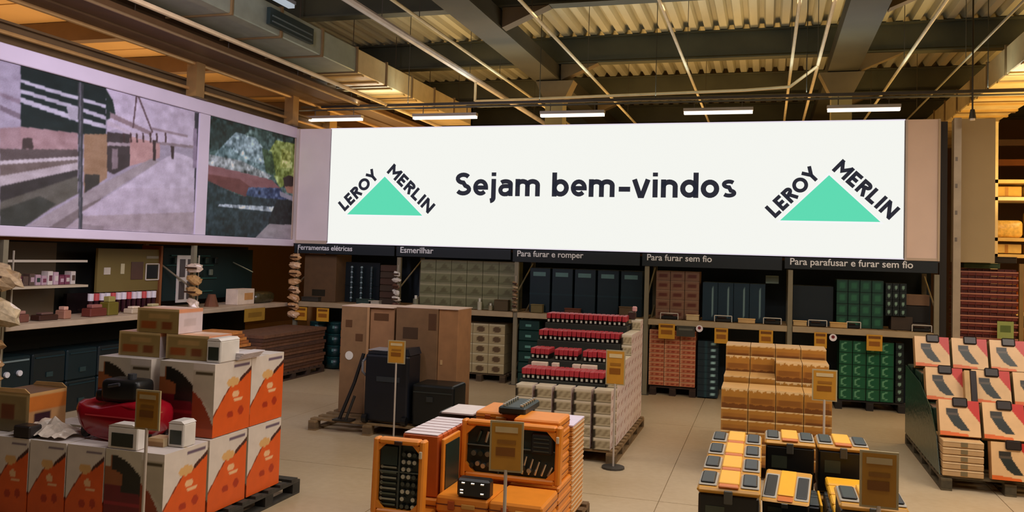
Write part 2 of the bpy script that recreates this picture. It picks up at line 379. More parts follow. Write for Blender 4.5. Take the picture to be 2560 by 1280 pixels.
# ducts
def duct(x, y0, y1, wd, z, h, label, ribs, side=None):
    t = thing('air_duct', label, 'duct', (x, 0, z)); L = 1.2; k = 0; y = y0
    while y < y1:
        e = min(y+L, y1)
        obj('duct_section', B().bev(-wd/2, wd/2, y+.01, e-.01, 0, h, (196, 172, 124) if side is None or y > side else (140, 144, 124), .015), METAL, t)  # nearer sections of the left duct coloured as unlit, farther ones as warm lit
        obj('flange', B().box(-wd/2-.025, wd/2+.025, e-.02, e+.02, -.02, h+.02, (126, 100, 62)), METAL, t)
        y = e; k += 1
    for (ya, yb) in ribs: obj('stiffener', B().box(-wd/2, wd/2, ya, yb, -.03, -.001, (190, 155, 90)), METAL, t)
    return t
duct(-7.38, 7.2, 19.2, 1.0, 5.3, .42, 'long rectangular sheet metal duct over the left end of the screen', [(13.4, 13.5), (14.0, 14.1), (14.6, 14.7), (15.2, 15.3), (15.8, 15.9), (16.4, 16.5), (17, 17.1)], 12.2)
duct(4.1, 9.0, 24, 1.0, 5.3, .45, 'long rectangular sheet metal duct at the right edge', [(12+i*.7, 12.1+i*.7) for i in range(11)])
tag(obj('grille', B().box(-6.86, -6.80, 10.4, 11.6, 5.38, 5.62, (30, 44, 42)).box(-6.80, -6.79, 10.45, 11.55, 5.42, 5.44, (90, 100, 96)).box(-6.80, -6.79, 10.45, 11.55, 5.5, 5.52, (90, 100, 96)), METAL), 'dark side grille on the left duct', 'grille')
t = thing('ceiling_light', 'single white tube lamp beside the left duct near the top edge', 'lamp', (-6.62, 10.3, 5.66))
obj('diffuser', B().box(-.05, .05, -.35, .35, 0, .05, (215, 225, 235)), mat('dim_tube_light', .5, 0, 0, emit=.6), t)
obj('housing', B().box(-.06, .06, -.37, .37, .051, .1, (120, 124, 124)), METAL, t)

# left side: edge beams, cable trays, posts and the warm ceiling over the side aisle
tag(obj('edge_beam', ibeam(24, .3, .18, (108, 84, 52)).mesh('edge_beam', CONC), CONC), 'brown steel edge beam low over the posters', 'beam')
o = bpy.data.objects['edge_beam']; o.rotation_euler = (0, 0, math.pi/2); o.location = (-8.7, 0, 4.48); 
e2 = obj('edge_beam', ibeam(24, .42, .3, (112, 84, 52)).mesh('edge_beam', CONC), CONC); e2.rotation_euler = (0, 0, math.pi/2); e2.location = (-8.3, 0, 5.02)
tag(e2, 'upper brown steel beam parallel to the poster wall', 'beam')
for x, z, r, c, lb in ((-8.47, 5.0, .03, (206, 164, 104), 'pale conduit along the bottom of the upper edge beam'), (-8.56, 4.62, .028, (196, 152, 92), 'pale conduit just above the poster frame'),
                       (-7.05, 5.02, .035, (216, 190, 148), 'brightest pale conduit left of the duct'), (-7.62, 5.02, .02, (150, 122, 84), 'dull thin conduit between tray and beam')):
    tag(obj('conduit', B().tube((x, 3, z), (x, 22, z), r, c, 8), METAL), lb, 'pipe')
t = thing('cable_tray', 'brown cable tray between the edge beam and the duct', 'tray', (-7.9, 0, 5.04))
obj('tray', B().box(-.22, .22, 3, 22, 0, .02, (104, 76, 46)).box(-.22, -.2, 3, 22, .02, .1, (110, 80, 50)).box(.2, .22, 3, 22, .02, .1, (110, 80, 50)), METAL, t)
for y in range(5, 22, 2): obj('hanger', B().tube((0, y, .02), (0, y, 1.9), .008, (70, 56, 36), 5), METAL, t)
t = thing('side_soffit', 'warm lit plain soffit over the aisle behind the posters', 'soffit', (0, 0, 0))
for k in range(7): obj('soffit_panel', B().box(-13.6, -8.95, 4+k*2.6+.02, 4+(k+1)*2.6-.02, 5.5, 5.56, (206, 160, 98)), PAINT, t)
for k in range(6):
    tag(obj('cross_beam', B().box(-13.6, -8.9, 7.9+k*2.2, 8.08+k*2.2, 5.2, 5.49, (120, 88, 52)), CONC), '%s brown cross beam from the left under the warm soffit' % ORD[k], 'beam')
for y, lb in ((11.05, 'brown post standing on the bulkhead at the join of the two posters'), (13.82, 'brown post standing on the bulkhead at the right end of the posters')):
    t = thing('short_post', lb, 'post', (-8.5, y, 4.462))
    obj('shaft', B().box(-.09, .09, -.1, .1, .02, .85, (164, 128, 78)), METAL, t)
    obj('base_plate', B().box(-.13, .13, -.14, .14, 0, .02, (110, 88, 58)), METAL, t)
tag(obj('column_far', B().box(-8.86, -8.52, 15.3, 15.6, 0, 5.1, (170, 132, 76)), CONC), 'tan column rising behind the left end of the screen wall', 'column')
bpy.data.objects['column_far'].name = 'column'

# ------------------------------------------------------------------ the screen
s = thing('led_screen', 'wide glowing white screen with black greeting and two green triangle logos', 'screen', (0, 0, 0))
obj('screen_face', B().box(-7.69, 1.97, 13.90, 13.91, 2.325, 4.415, (253, 254, 248)), LED, s)
obj('housing', B().box(-7.7, 1.98, 13.911, 14.04, 2.31, 4.43, (190, 190, 196)), PLAST, s)
for a in ((-7.7, 1.98, 4.417, 4.43), (-7.7, 1.98, 2.31, 2.323)): obj('border', B().box(a[0], a[1], 13.885, 13.91, a[2], a[3], (235, 225, 240)), LED, s)
DK = (38, 40, 52); INK = mat('screen_ink', .9, 0, 0, emit=.9)
stroke_word('Sejam bem-vindos', -5.235, 3.21, 4.77, .40, .205, 13.895, s, DK, INK)
GRN = (96, 226, 184); LEDG = mat('led_green_light', .5, 0, 0, emit=.92)
def logo(x0, x1, xa, zb, za, cap, sz):
    lg = obj('logo', B().prism([(x0, zb), (x1, zb), (xa, za)], 'y', 13.893, 13.899, GRN), LEDG, s)
    obj('logo_outline', B().prism([(x0-.05, zb-.03), (x1+.05, zb-.03), (xa, za+.045)], 'y', 13.8991, 13.8998, (255, 255, 255)), LED, lg)
    for body, (ax, az, bx, bz) in sz:
        a = math.atan2(bz-az, bx-ax); L = math.hypot(bx-ax, bz-az)
        stroke_word(body, ax, az, L, cap, .24, 13.892, lg, DK, INK, a, .08)
logo(-7.31, -5.84, -6.59, 2.85, 3.54, .215, [('LEROY', (-7.36, 2.90, -6.70, 3.53)), ('MERLIN', (-6.56, 3.62, -5.73, 2.88))])
logo(.20, 1.65, .91, 2.87, 3.58, .235, [('LEROY', (.13, 2.90, .79, 3.56)), ('MERLIN', (.945, 3.66, 1.77, 2.90))])

# ------------------------------------------------------------------ posters
def painted(P, y0, y1, z0, z1, ny, nz, name, label, seed, mottle=False):
    rng = np.random.default_rng(seed)
    Y = np.linspace(y0, y1, ny+1); Z = np.linspace(z0, z1, nz+1); YY, ZZ = np.meshgrid(Y, Z)
    C = np.zeros(YY.shape+(3,)); C[:] = P[0][0]
    for c, pl in P:
        ins = np.zeros(YY.shape, bool); n = len(pl)
        for i in range(n):
            (ya, za), (yb, zb) = pl[i], pl[(i+1) % n]
            if abs(zb-za) < 1e-9: continue
            cr = ((za > ZZ) != (zb > ZZ)) & (YY < (yb-ya)*(ZZ-za)/(zb-za)+ya); ins ^= cr
        C[ins] = c
    K = C.copy()
    for _ in range(1): K[1:-1, 1:-1] = (K[1:-1, 1:-1]*2+K[:-2, 1:-1]+K[2:, 1:-1]+K[1:-1, :-2]+K[1:-1, 2:])/6
    def soft(a, b_, k):
        n_ = rng.normal(0, 1, (YY.shape[0]//a+2, YY.shape[1]//b_+2)); n_ = np.kron(n_, np.ones((a, b_)))[:YY.shape[0], :YY.shape[1]]
        for _ in range(max(a, b_)//2):
            n_[1:-1] = (n_[1:-1]*2+n_[:-2]+n_[2:])/4; n_[:, 1:-1] = (n_[:, 1:-1]*2+n_[:, :-2]+n_[:, 2:])/4
        return n_*k
    N = soft(2, 14, 7)+soft(8, 10, 4)
    if mottle:
        g_ = ((C[..., 1] > C[..., 0])*1.0); N = N+(soft(5, 7, 34)+soft(3, 3, 20))*g_
    K = np.clip(K+(rng.normal(0, 2.5, YY.shape)+N)[..., None]*(K.mean(-1, keepdims=True)/170+.25), 0, 255)
    K = np.clip(K*np.array([1.0, 1.04, 1.12]), 0, 255)
    b = B(); X = -8.452
    vs = np.stack([np.full(YY.size, X), YY.ravel(), ZZ.ravel()], 1); b.v = [tuple(v) for v in vs.tolist()]
    kk = [tuple(int(q) for q in r) for r in K.reshape(-1, 3)]
    for j in range(nz):
        for i in range(ny):
            q = (j*(ny+1)+i, j*(ny+1)+i+1, (j+1)*(ny+1)+i+1, (j+1)*(ny+1)+i); b.face(q, [kk[x] for x in q])
    t = thing(name, label, 'poster', (0, 0, 0)); obj('print', b, POSTER, t)
    obj('backing_board', B().box(-8.5, -8.454, y0, y1, z0, z1, (60, 55, 55)), PAINT, t)
    return t
P1 = [((172,158,168),[(7.523,4.394),(7.808,4.369),(7.863,3.523),(7.581,3.48)]),((150,130,138),[(7.555,3.892),(7.841,3.852),(7.845,3.796),(7.558,3.846)]),((125,108,115),[(7.564,3.746),(7.852,3.688),(7.857,3.617),(7.568,3.686)]),((165,132,130),[(7.581,3.48),(7.862,3.533),(7.879,3.279),(7.597,3.242)]),((22,36,36),[(7.815,4.261),(9.164,4.258),(9.205,3.648),(8.729,3.579),(7.862,3.542)]),((200,190,196),[(7.825,4.097),(8.284,4.073),(9.179,4.035),(9.182,3.993),(8.287,4.024),(7.828,4.059)]),((190,180,186),[(7.833,3.984),(8.705,3.93),(9.189,3.887),(9.192,3.834),(8.709,3.879),(7.836,3.937)]),((200,190,196),[(7.839,3.885),(8.714,3.798),(9.197,3.77),(9.2,3.717),(8.719,3.732),(7.843,3.824)]),((175,165,170),[(8.512,3.916),(8.774,3.896),(8.783,3.768),(8.588,3.736)]),((172,136,132),[(7.862,3.542),(8.728,3.589),(8.743,3.37),(7.879,3.269)]),((70,55,52),[(7.904,3.411),(8.029,3.428),(8.066,3.303),(7.895,3.281)]),((92,78,74),[(7.597,3.242),(8.742,3.38),(8.749,3.273),(7.606,3.1)]),((205,190,186),[(7.606,3.105),(8.748,3.293),(8.751,3.253),(7.609,3.059)]),((115,98,90),[(7.609,3.059),(8.751,3.253),(8.754,3.207),(7.617,2.931)]),((192,176,172),[(7.617,2.931),(8.753,3.217),(8.759,3.125),(7.625,2.811)]),((58,52,50),[(7.625,2.811),(8.759,3.125),(8.772,2.931),(7.641,2.564)]),((98,92,80),[(7.636,2.632),(8.765,3.043),(8.78,2.814),(8.38,2.609),(7.984,2.356),(7.655,2.343)]),((62,62,54),[(7.642,2.541),(8.191,2.744),(8.438,2.663),(7.984,2.356),(7.655,2.343)]),((158,122,90),[(8.828,3.593),(9.226,3.651),(9.266,3.066),(8.878,2.837)]),((60,54,48),[(8.876,3.075),(9.135,3.101),(9.13,2.973),(8.892,2.838)]),((206,188,198),[(9.171,4.259),(11.027,4.243),(11.086,3.693),(9.69,3.636),(9.453,3.767),(9.224,3.678)]),((30,44,40),[(9.164,4.247),(9.296,4.122),(9.368,3.917),(9.199,3.835)]),((150,125,125),[(9.256,3.952),(10.079,3.805),(10.083,3.748),(9.261,3.878)]),((160,138,140),[(10.074,3.873),(10.864,3.873),(10.866,3.842),(10.076,3.839)]),((150,130,130),[(9.925,3.668),(11.063,3.734),(11.067,3.691),(10.008,3.634)]),((196,150,140),[(9.648,3.685),(10.257,3.656),(10.271,3.454),(9.676,3.272)]),((200,180,185),[(9.214,3.837),(9.682,3.746),(10.126,3.725),(10.129,3.685),(9.686,3.691),(9.218,3.774)]),((64,52,52),[(9.224,3.678),(9.646,3.713),(9.676,3.272),(9.385,3.126),(9.26,3.157)]),((170,150,150),[(9.233,3.545),(9.655,3.586),(9.658,3.542),(9.237,3.497)]),((140,120,120),[(9.326,3.466),(9.435,3.48),(9.453,3.22),(9.345,3.187)]),((168,152,150),[(7.985,2.347),(8.814,2.801),(10.105,3.428),(10.258,3.4),(9.226,2.811),(8.584,2.35)]),((128,112,108),[(8.336,2.361),(8.825,2.637),(9.226,2.811),(8.584,2.35)]),((205,188,197),[(9.508,2.952),(10.258,3.4),(10.611,3.584),(11.098,3.521),(11.133,3.028),(9.527,2.68)]),((198,180,188),[(8.861,2.588),(9.508,2.952),(11.129,3.09),(11.14,2.656),(8.872,2.433)]),((180,160,160),[(8.584,2.35),(8.865,2.536),(11.136,2.718),(11.114,2.359),(8.878,2.341)]),((150,132,130),[(8.872,2.433),(9.252,2.423),(9.257,2.343),(8.878,2.341)]),((60,60,62),[(8.685,4.24),(8.778,4.233),(8.884,2.346),(8.825,2.344)]),((110,105,110),[(8.711,4.245),(8.737,4.246),(8.851,2.345),(8.838,2.344)]),((58,56,60),[(10.998,4.251),(11.103,4.256),(11.201,2.349),(11.123,2.359)]),((150,130,145),[(10.987,4.001),(11.073,4.002),(11.107,3.398),(11.012,3.388)]),((70,45,45),[(9.517,3.71),(9.547,3.709),(9.563,3.585),(9.533,3.581)]),((70,45,45),[(9.645,3.729),(9.676,3.728),(9.692,3.602),(9.662,3.598)]),((70,45,45),[(9.76,3.746),(9.792,3.745),(9.809,3.618),(9.777,3.614)]),((70,45,45),[(9.886,3.765),(9.918,3.764),(9.935,3.636),(9.903,3.631)]),((70,45,45),[(10.031,3.786),(10.064,3.785),(10.081,3.655),(10.048,3.651)]),((70,45,45),[(10.162,3.806),(10.196,3.805),(10.213,3.674),(10.18,3.669)]),((70,45,45),[(10.347,3.833),(10.382,3.832),(10.4,3.699),(10.365,3.694)]),((60,40,40),[(10.103,3.693),(10.17,3.691),(10.19,3.404),(10.132,3.397)]),((60,40,40),[(10.49,3.658),(10.57,3.656),(10.573,3.478),(10.521,3.472)]),((95,70,72),[(9.725,4.268),(9.756,4.263),(9.71,3.795),(9.686,3.802)]),((95,70,72),[(9.756,4.263),(9.788,4.269),(10.112,3.798),(10.08,3.793)])]
P2 = [((70,100,92),[(11.316,4.305),(13.996,4.348),(14.149,2.363),(11.362,2.291)]),((24,50,46),[(11.316,4.305),(12.631,4.288),(12.078,3.968),(11.765,3.794),(11.401,3.683)]),((30,60,48),[(12.628,4.322),(13.997,4.326),(14.016,4.087),(13.263,4.169)]),((150,175,178),[(12.068,4.1),(12.646,4.082),(13.165,3.762),(12.684,3.567),(11.93,3.75),(11.761,3.859)]),((110,140,140),[(11.761,3.859),(12.44,3.677),(13.175,3.62),(12.936,3.453),(11.468,3.596)]),((140,158,70),[(13.265,4.134),(13.912,4.149),(13.964,3.479),(13.461,3.287),(13.181,3.549),(13.053,3.891)]),((175,185,90),[(13.471,4.016),(13.786,3.983),(13.767,3.683),(13.433,3.648)]),((60,90,50),[(12.839,3.934),(13.154,3.903),(13.314,3.491),(12.993,3.53)]),((165,172,168),[(11.364,3.647),(12.213,3.651),(13.186,3.478),(12.944,3.349),(11.376,3.477)]),((150,95,95),[(11.376,3.477),(12.228,3.451),(13.192,3.407),(13.461,3.287),(12.715,3.155),(11.389,3.301)]),((120,60,56),[(11.386,3.333),(12.237,3.331),(12.592,3.213),(12.429,3.05),(11.395,3.207)]),((58,76,112),[(12.497,3.219),(13.461,3.287),(13.744,3.089),(12.968,3.034),(12.427,3.077)]),((26,44,50),[(11.394,3.226),(12.257,3.051),(13.744,3.089),(13.363,2.846),(13.007,2.509),(12.775,2.348),(11.378,2.342)]),((190,200,205),[(11.706,2.88),(13.382,2.941),(13.337,2.845),(12.273,2.837),(11.677,2.839)]),((18,28,26),[(13.373,3.063),(13.951,3.104),(13.96,2.619),(13.125,2.605),(13.235,2.839)]),((172,160,160),[(13.149,2.621),(13.944,2.641),(13.966,2.358),(12.728,2.347)]),((52,36,30),[(13.552,3.477),(13.737,3.547),(13.917,3.535),(13.931,3.364),(13.62,3.3)]),((176,125,100),[(13.617,3.33),(13.931,3.357),(13.942,3.215),(13.707,3.219)]),((170,165,175),[(13.465,3.229),(13.946,3.163),(13.953,3.074),(13.472,3.143)])]
painted(P1, 6.2, 11.1, 2.37, 4.255, 420, 160, 'wide_poster', 'wide poster of a pale corridor with track and wall in perspective', 1)
painted(P2, 11.37, 13.9, 2.37, 4.255, 200, 150, 'square_poster', 'poster of green trees, a dark tank and a man in white', 2, True)
t = thing('poster_frame', 'lavender white frame around the two posters on the left wall', 'frame', (0, 0, 0))
FRC = (226, 214, 234)
obj('top_rail', B().bev(-8.51, -8.42, 3, 13.93, 4.26, 4.46, FRC, .01), PAINT, t)
obj('bottom_rail', B().bev(-8.51, -8.40, 3, 13.93, 2.24, 2.365, FRC, .01), PAINT, t)
obj('mullion', B().box(-8.5, -8.43, 11.11, 11.36, 2.37, 4.255, FRC), PAINT, t)
obj('end_stile', B().box(-8.5, -8.43, 13.9, 13.93, 2.37, 4.255, (205, 180, 160)), PAINT, t)

# ================================================================== RACKS
POSTC = (136, 128, 104); BEAMC = (178, 158, 124)
def upright(x, y, label, axis='y', h=2.1, d=1.05):
    t = thing('rack_upright', label, 'rack frame', (x, y, 0))
    for k in (0, d): obj('post', (B().box(-.035, .035, k-.03, k+.03, 0, h, POSTC) if axis == 'y' else B().box(-k-.03, -k+.03, -.035, .035, 0, h, POSTC)), METAL, t)
    for k in range(3):
        z = .25+k*.65
        obj('brace', B().tube((0, .03, z), (0, d-.03, z+.5), .015, POSTC, 6) if axis == 'y' else B().tube((-.03, 0, z), (-d+.03, 0, z+.5), .015, POSTC, 6), METAL, t)
    obj('foot', B().box(-.07, .07, -.06, .06, 0, .01, (90, 84, 72)) if axis == 'y' else B().box(-.07, .07, -.07, .07, 0, .01, (90, 84, 72)), METAL, t)
RX = [-8.33, -6.27, -4.08, -1.86, .37, 2.44]
for k, x in enumerate(RX): upright(x, 13.96, 'slotted steel frame of the back rack, %s' % col_word(k, 6))
for k in range(5):
    x0, x1 = RX[k]+.04, RX[k+1]-.04
    t = thing('rack_shelf', 'pale beamed shelf of the back rack, %s bay' % col_word(k, 5), 'shelf', (0, 0, 0))
    obj('front_beam', B().bev(x0, x1, 13.9, 13.95, 1.14, 1.23, BEAMC, .006), METAL, t)
    obj('rear_beam', B().box(x0, x1, 14.98, 15.02, 1.14, 1.23, BEAMC), METAL, t)
    n = 8
    for i in range(n):
        w_ = (x1-x0)/n; obj('plank', B().box(x0+i*w_+.005, x0+(i+1)*w_-.005, 13.955, 14.975, 1.205, 1.232, (150, 120, 80)), WOOD, t)
# header boards with white lettering
HD = ['Ferramentas elétricas', 'Esmerilhar', 'Para furar e romper', 'Para furar sem fio', 'Para parafusar e furar sem fio']
HX = [(-8.32, -7.19), (-6.26, -5.61), (-4.09, -2.92), (-1.88, -.83), (.34, 2.11)]
for k, (a, b_) in enumerate(HX):
    x1 = HX[k+1][0]-.03 if k < 4 else 2.52; 
    t = thing('aisle_header', 'dark header board with white lettering, %s above the back rack' % col_word(k, 5), 'sign', (0, 0, 0))
    obj('board', B().box(a-.06, x1-.07, 13.915, 13.945, 2.09 if k in (2, 3) else 2.12, 2.295, (14, 26, 32)), PAINT, t)
    letters('lettering', HD[k], a+.02, b_, 2.185, 13.91, (236, 238, 240), PAINT, t, bold=.013)

# ------------------------------------------------------------------ price tags, badges and handles on the shelf edge
tagp = proto_t('price_tag', 'price tag', [('card', B().box(-.13, .13, -.006, .006, -.24, 0, (206, 150, 44)), PRINT), ('heading', B().box(-.1, .1, -.0085, -.0065, -.06, -.02, (120, 74, 24)), PRINT), ('price', B().box(-.09, .09, -.0085, -.0065, -.17, -.1, (150, 92, 26)), PRINT)])
TG = [(-1.515, 1.17, 'yellow price card hanging over the red cartons of the back rack', 1), (-.66, 1.145, 'gold price card hanging left of the gold cartons in the back rack', .8), (.02, 1.15, 'gold price card hanging above the gold carton stack', .8),
      (.82, 1.16, 'dull price card left of the round badge, above the green cartons', .7), (1.585, 1.165, 'gold price card hanging over the green cartons', .85), (-8.17, 1.13, 'dull card hanging at the left end of the back rack', .95), (-7.72, 1.13, 'dull card hanging second from the left of the back rack', .95)]
for x, z, lb, s_ in TG: tagp.put((x, 13.885, z), lb, 'price cards on the back rack', scale=(s_, 1, 1))
t = thing('notice_plate', 'dark grey notice plate beside the yellow price card', 'sign', (-1.215, 13.885, .98)); obj('plate', B().box(-.145, .145, 0, .01, 0, .17, (62, 62, 54)), PLAST, t); obj('heading', B().box(-.11, .11, -.002, -.0005, .1, .13, (100, 100, 88)), PLAST, t)
for x, z, lb in ((-1.0, 1.12, 'round white badge on the shelf edge over the teal crates'), (1.0, 1.09, 'round white badge on the shelf edge left of the green cartons'), ):
    t = thing('round_badge', lb, 'badge', (x, 13.88, z)); obj('disc', B().tube((0, 0, 0), (0, .012, 0), .055, (238, 230, 232), 16), PLAST, t); obj('emblem', B().tube((0, -.003, 0.01), (0, -.0005, 0.01), .026, (120, 40, 44), 10), PLAST, t)
for k, (x, s_) in enumerate(((-1.49, 1), (-.64, .95), (.11, .95), (.78, .95), (1.3, .7), (2.25, .95))):
    t = thing('tool_display', 'black corded tool with a pale loop handle on the shelf, %s' % col_word(k, 6), 'tool', (x, 14.02, 1.235), 'tools on the right half of the shelf')
    obj('body', B().bev(-.13*s_, .13*s_, -.03, .12, 0, .05, (26, 28, 28), .015).bev(-.1*s_, .05*s_, 0, .09, .051, .075, (60, 40, 30), .01), PLAST, t)
    obj('handle', B().path([(-.14*s_, -.04, .005), (-.14*s_, -.04, .1), (.14*s_, -.04, .1), (.14*s_, -.04, .005)], .008, (212, 208, 196), 6), METAL, t)

# ------------------------------------------------------------------ cartons in the racks
def speck(cols, base, seed, amt=10):
    rg = random.Random(seed)
    return lambda u, v: tuple(max(0, min(255, int(c+rg.uniform(-amt, amt)))) for c in base)
def wall_of(name, x0, x1, y, z0, z1, nx, nz, d, painter, m, cat, desc, group, base, n=9, jit=.006, zskip=()):
    w_ = (x1-x0)/nx; h = (z1-z0)/nz
    pr = proto(name, B().pbox(w_-.008, d, h-.004, painter, None, None, n, base), m, cat)
    for i in range(nx):
        for j in range(nz):
            pr.put((x0+(i+.5)*w_, y+d/2+random.uniform(0, jit), z0+j*h), '%s, %s, %s' % (desc, col_word(i, nx), row_word(j, nz)), group)
def beige(u, v):
    if v > .88 or v < .05: return (150, 146, 112)
    if .3 < u < .8 and .25 < v < .35+.35*math.sin((u-.3)*6.3): return (96, 92, 62)
    return (118, 118, 84) if v > .3 else (104, 104, 72)
def beige_l(u, v):
    if v > .86: return (196, 184, 146)
    dx, dy = (u-.5)/.27, (v-.45)/.3
    if dx*dx+dy*dy < 1: return (90, 70, 46)
    return (168, 152, 112)
wall_of('grey_green_carton', -5.93, -4.16, 14.12, 1.24, 2.08, 6, 4, .5, beige, PRINT, 'carton', 'dull olive carton on the second shelf', 'olive cartons on the second shelf', (100, 98, 70))
wall_of('beige_carton', -5.16, -4.28, 14.02, .15, 1.0, 3, 5, .5, beige_l, PRINT, 'carton', 'cream carton with dark picture below second shelf', 'cream cartons on the floor of the second bay', (170, 154, 118), 10)
def redc(u, v):
    if v > .84 or u < .04: return (214, 160, 120)
    if .12 < u < .88 and .2 < v < .62: return (150, 56, 36) if math.sin(u*30) > -.2 else (196, 120, 84)
    return (190, 112, 74)
wall_of('red_label_carton', -1.81, -1.06, 14.02, .16, 1.06, 3, 12, .4, redc, PRINT, 'carton', 'flat red labelled carton', 'red labelled cartons in the fourth bay', (190, 120, 80), 8)
def brn(u, v):
    if v > .9: return (150, 120, 96)
    if .2 < u < .8 and .3 < v < .7: return (92, 44, 32)
    return (126, 92, 70)
wall_of('brown_red_carton', -1.73, -1.03, 14.1, 1.24, 2.02, 3, 5, .45, brn, PRINT, 'carton', 'brown carton with dark label on fourth shelf', 'brown cartons on the fourth shelf', (120, 90, 66), 8)
def grn(u, v):
    dx, dy = (u-.42)/.28, (v-.5)/.3; r = dx*dx+dy*dy
    if .55 < r < 1.1 and u < .6: return (104, 164, 122)
    if v > .92 or u > .95: return (10, 50, 30)
    return (12, 86, 54)
wall_of('green_carton', 1.1, 1.88, 14.02, .15, 1.05, 4, 5, .45, grn, PRINT, 'carton', 'green carton with pale round mark', 'green cartons in the rightmost bay', (14, 70, 44), 10)
def grn2(u, v):
    if v > .92 or u > .94: return (14, 44, 36)
    return (44, 104, 74) if (u-.5)**2+(v-.5)**2 < .06 else (24, 74, 56)
wall_of('dark_green_carton', 1.06, 1.74, 14.15, 1.24, 1.98, 4, 4, .4, grn2, PRINT, 'carton', 'dark green carton on rightmost shelf', 'dark green cartons on the rightmost shelf', (14, 50, 40), 6)
def dots(u, v):
    return (126, 160, 140) if (u-.5)**2+(v-.45)**2 < .05 else (12, 26, 24)
wall_of('dotted_case', 1.76, 2.06, 14.12, 1.45, 1.95, 3, 4, .3, dots, PRINT, 'case', 'black case with pale dot on rightmost shelf', 'dotted black cases on the rightmost shelf', (12, 24, 22), 8)
wall_of('dotted_case', 1.9, 2.02, 14.04, .15, 1.05, 1, 8, .3, dots, PRINT, 'case', 'narrow black case with pale dot beside the green cartons', 'dotted cases beside the green cartons', (12, 24, 22), 8)
def bluec(u, v):
    if .62 < u < .74 and .1 < v < .9: return (120, 150, 150)
    return (14, 44, 58)
wall_of('blue_case', -.98, -.0, 14.12, 1.24, 1.86, 4, 1, .5, bluec, PLAST, 'case', 'tall dark blue case with pale stripe on fourth shelf', 'dark blue cases on the fourth shelf', (14, 44, 56), 12)
def tealc(u, v):
    if .68 < u < .84 and .3 < v < .75: return (150, 190, 190)
    if .3 < u < .5: return (26, 66, 74)
    return (12, 38, 48)
wall_of('teal_crate', -1.03, -.7, 14.02, .02, .92, 1, 9, .5, tealc, PLAST, 'crate', 'flat teal crate with pale print right of red cartons', 'teal crates in the fourth bay', (12, 38, 48), 10)
tag(obj('dark_carton', B().pbox(.6, .5, .62, lambda u, v: (14, 30, 36), None, None, 1, (14, 30, 36), .72, 14.5, 1.235), PLAST), 'large dark carton behind the tool on the rightmost shelf', 'carton')
bpy.data.objects['dark_carton'].location.x = .0
for k, (x, y, z, w_, h, c, lb) in enumerate(((2.22, 14.2, 1.62, .34, .16, (122, 92, 66), 'brown carton stacked high on the rightmost shelf'), (2.22, 14.2, 1.36, .34, .25, (30, 26, 20), 'dark carton under the brown one on the rightmost shelf'),
        (2.0, 14.15, 1.24, .3, .2, (66, 52, 38), 'small brown carton at the front of the rightmost shelf'), (2.26, 14.12, 1.24, .24, .11, (56, 44, 34), 'low brown box at the right end of the shelf'), (.1, 14.3, 1.87, .2, .12, (110, 124, 110), 'small pale box on top of the blue cases'))):
    tag(obj('carton', B().pbox(w_, .3, h, lambda u, v, c=c: tuple(int(q*(1.1 if v > .85 else 1)) for q in c), None, None, 6, c, 0, 0, 0), CARD, loc=(x, y+.16, z)), lb, 'carton')
# third bay: dark green machines and boxes
for k in range(5):
    t = thing('machine_carton', 'dark teal carton with pale top label on third shelf, %s' % col_word(k, 5), 'carton', (-3.72+k*.395, 14.35, 1.235), 'dark teal cartons on the third shelf')
    obj('box', B().bev(-.18, .18, -.2, .2, 0, .76, (10, 34, 42), .006), PLAST, t); obj('label', B().box(-.12, .1, -.203, -.2005, .62, .69, (92, 128, 124)), PRINT, t)
    obj('tape', B().box(-.18, .18, -.202, -.2005, .3, .33, (16, 44, 52)), PRINT, t)
for k in range(6):
    t = thing('green_case', 'dark green tool case standing in the third bay, %s' % row_word(k, 6), 'case', (-3.85, 14.15, .03+k*.18), 'dark green cases in the third bay')
    obj('shell', B().bev(-.18, .18, -.15, .15, 0, .172, (12, 52, 48), .012), PLAST, t); obj('latch', B().box(-.06, .04, -.155, -.151, .06, .1, (96, 150, 138)), PLAST, t)
for k in range(5):
    t = thing('green_case', 'dark green tool case partly hidden behind the tiered tool stack, %s' % row_word(k, 5), 'case', (-2.0, 14.15, .03+k*.2), 'green cases at the right of the third bay')
    obj('shell', B().bev(-.11, .11, -.15, .15, 0, .19, (14, 40, 40), .012), PLAST, t)
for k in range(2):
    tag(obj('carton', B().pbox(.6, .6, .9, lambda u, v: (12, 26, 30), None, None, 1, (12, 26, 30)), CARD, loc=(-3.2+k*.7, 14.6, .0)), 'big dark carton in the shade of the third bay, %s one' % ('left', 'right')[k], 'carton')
# first bay
t = thing('large_carton', 'large brown carton at the left end of the back rack shelf', 'carton', (-7.93, 14.4, 1.235))
obj('box', B().bev(-.33, .33, -.3, .3, 0, .87, (92, 66, 36), .005), CARD, t); obj('dark_patch', B().box(-.15, .12, -.303, -.3005, .1, .22, (34, 30, 18)), PRINT, t)  # plain dark patch low on the carton front
for i in range(3):
    for j in range(7):
        t = thing('small_bottle', 'small pale capped bottle in the first bay, %s column, %s' % (('left', 'middle', 'right')[i], row_word(j, 7)), 'bottle', (-7.38+i*.2, 14.3, 1.25+j*.095), 'bottles in columns in the first bay')
        obj('body', B().tube((0, 0, 0), (0, 0, .06), .03, (30, 50, 52), 8), PLAST, t); obj('cap', B().tube((0, 0, .061), (0, 0, .088), .028, ((128, 146, 146), (130, 152, 150), (40, 58, 60))[i], 8, .018), PLAST, t)
tag(obj('bottle_rack', B().box(-7.55, -6.85, 14.38, 14.42, 1.235, 1.98, (8, 22, 26)).box(-7.55, -6.85, 14.36, 14.38, 1.55, 1.56, (12, 26, 30)), PLAST), 'dark backing of the bottle display in the first bay', 'display')
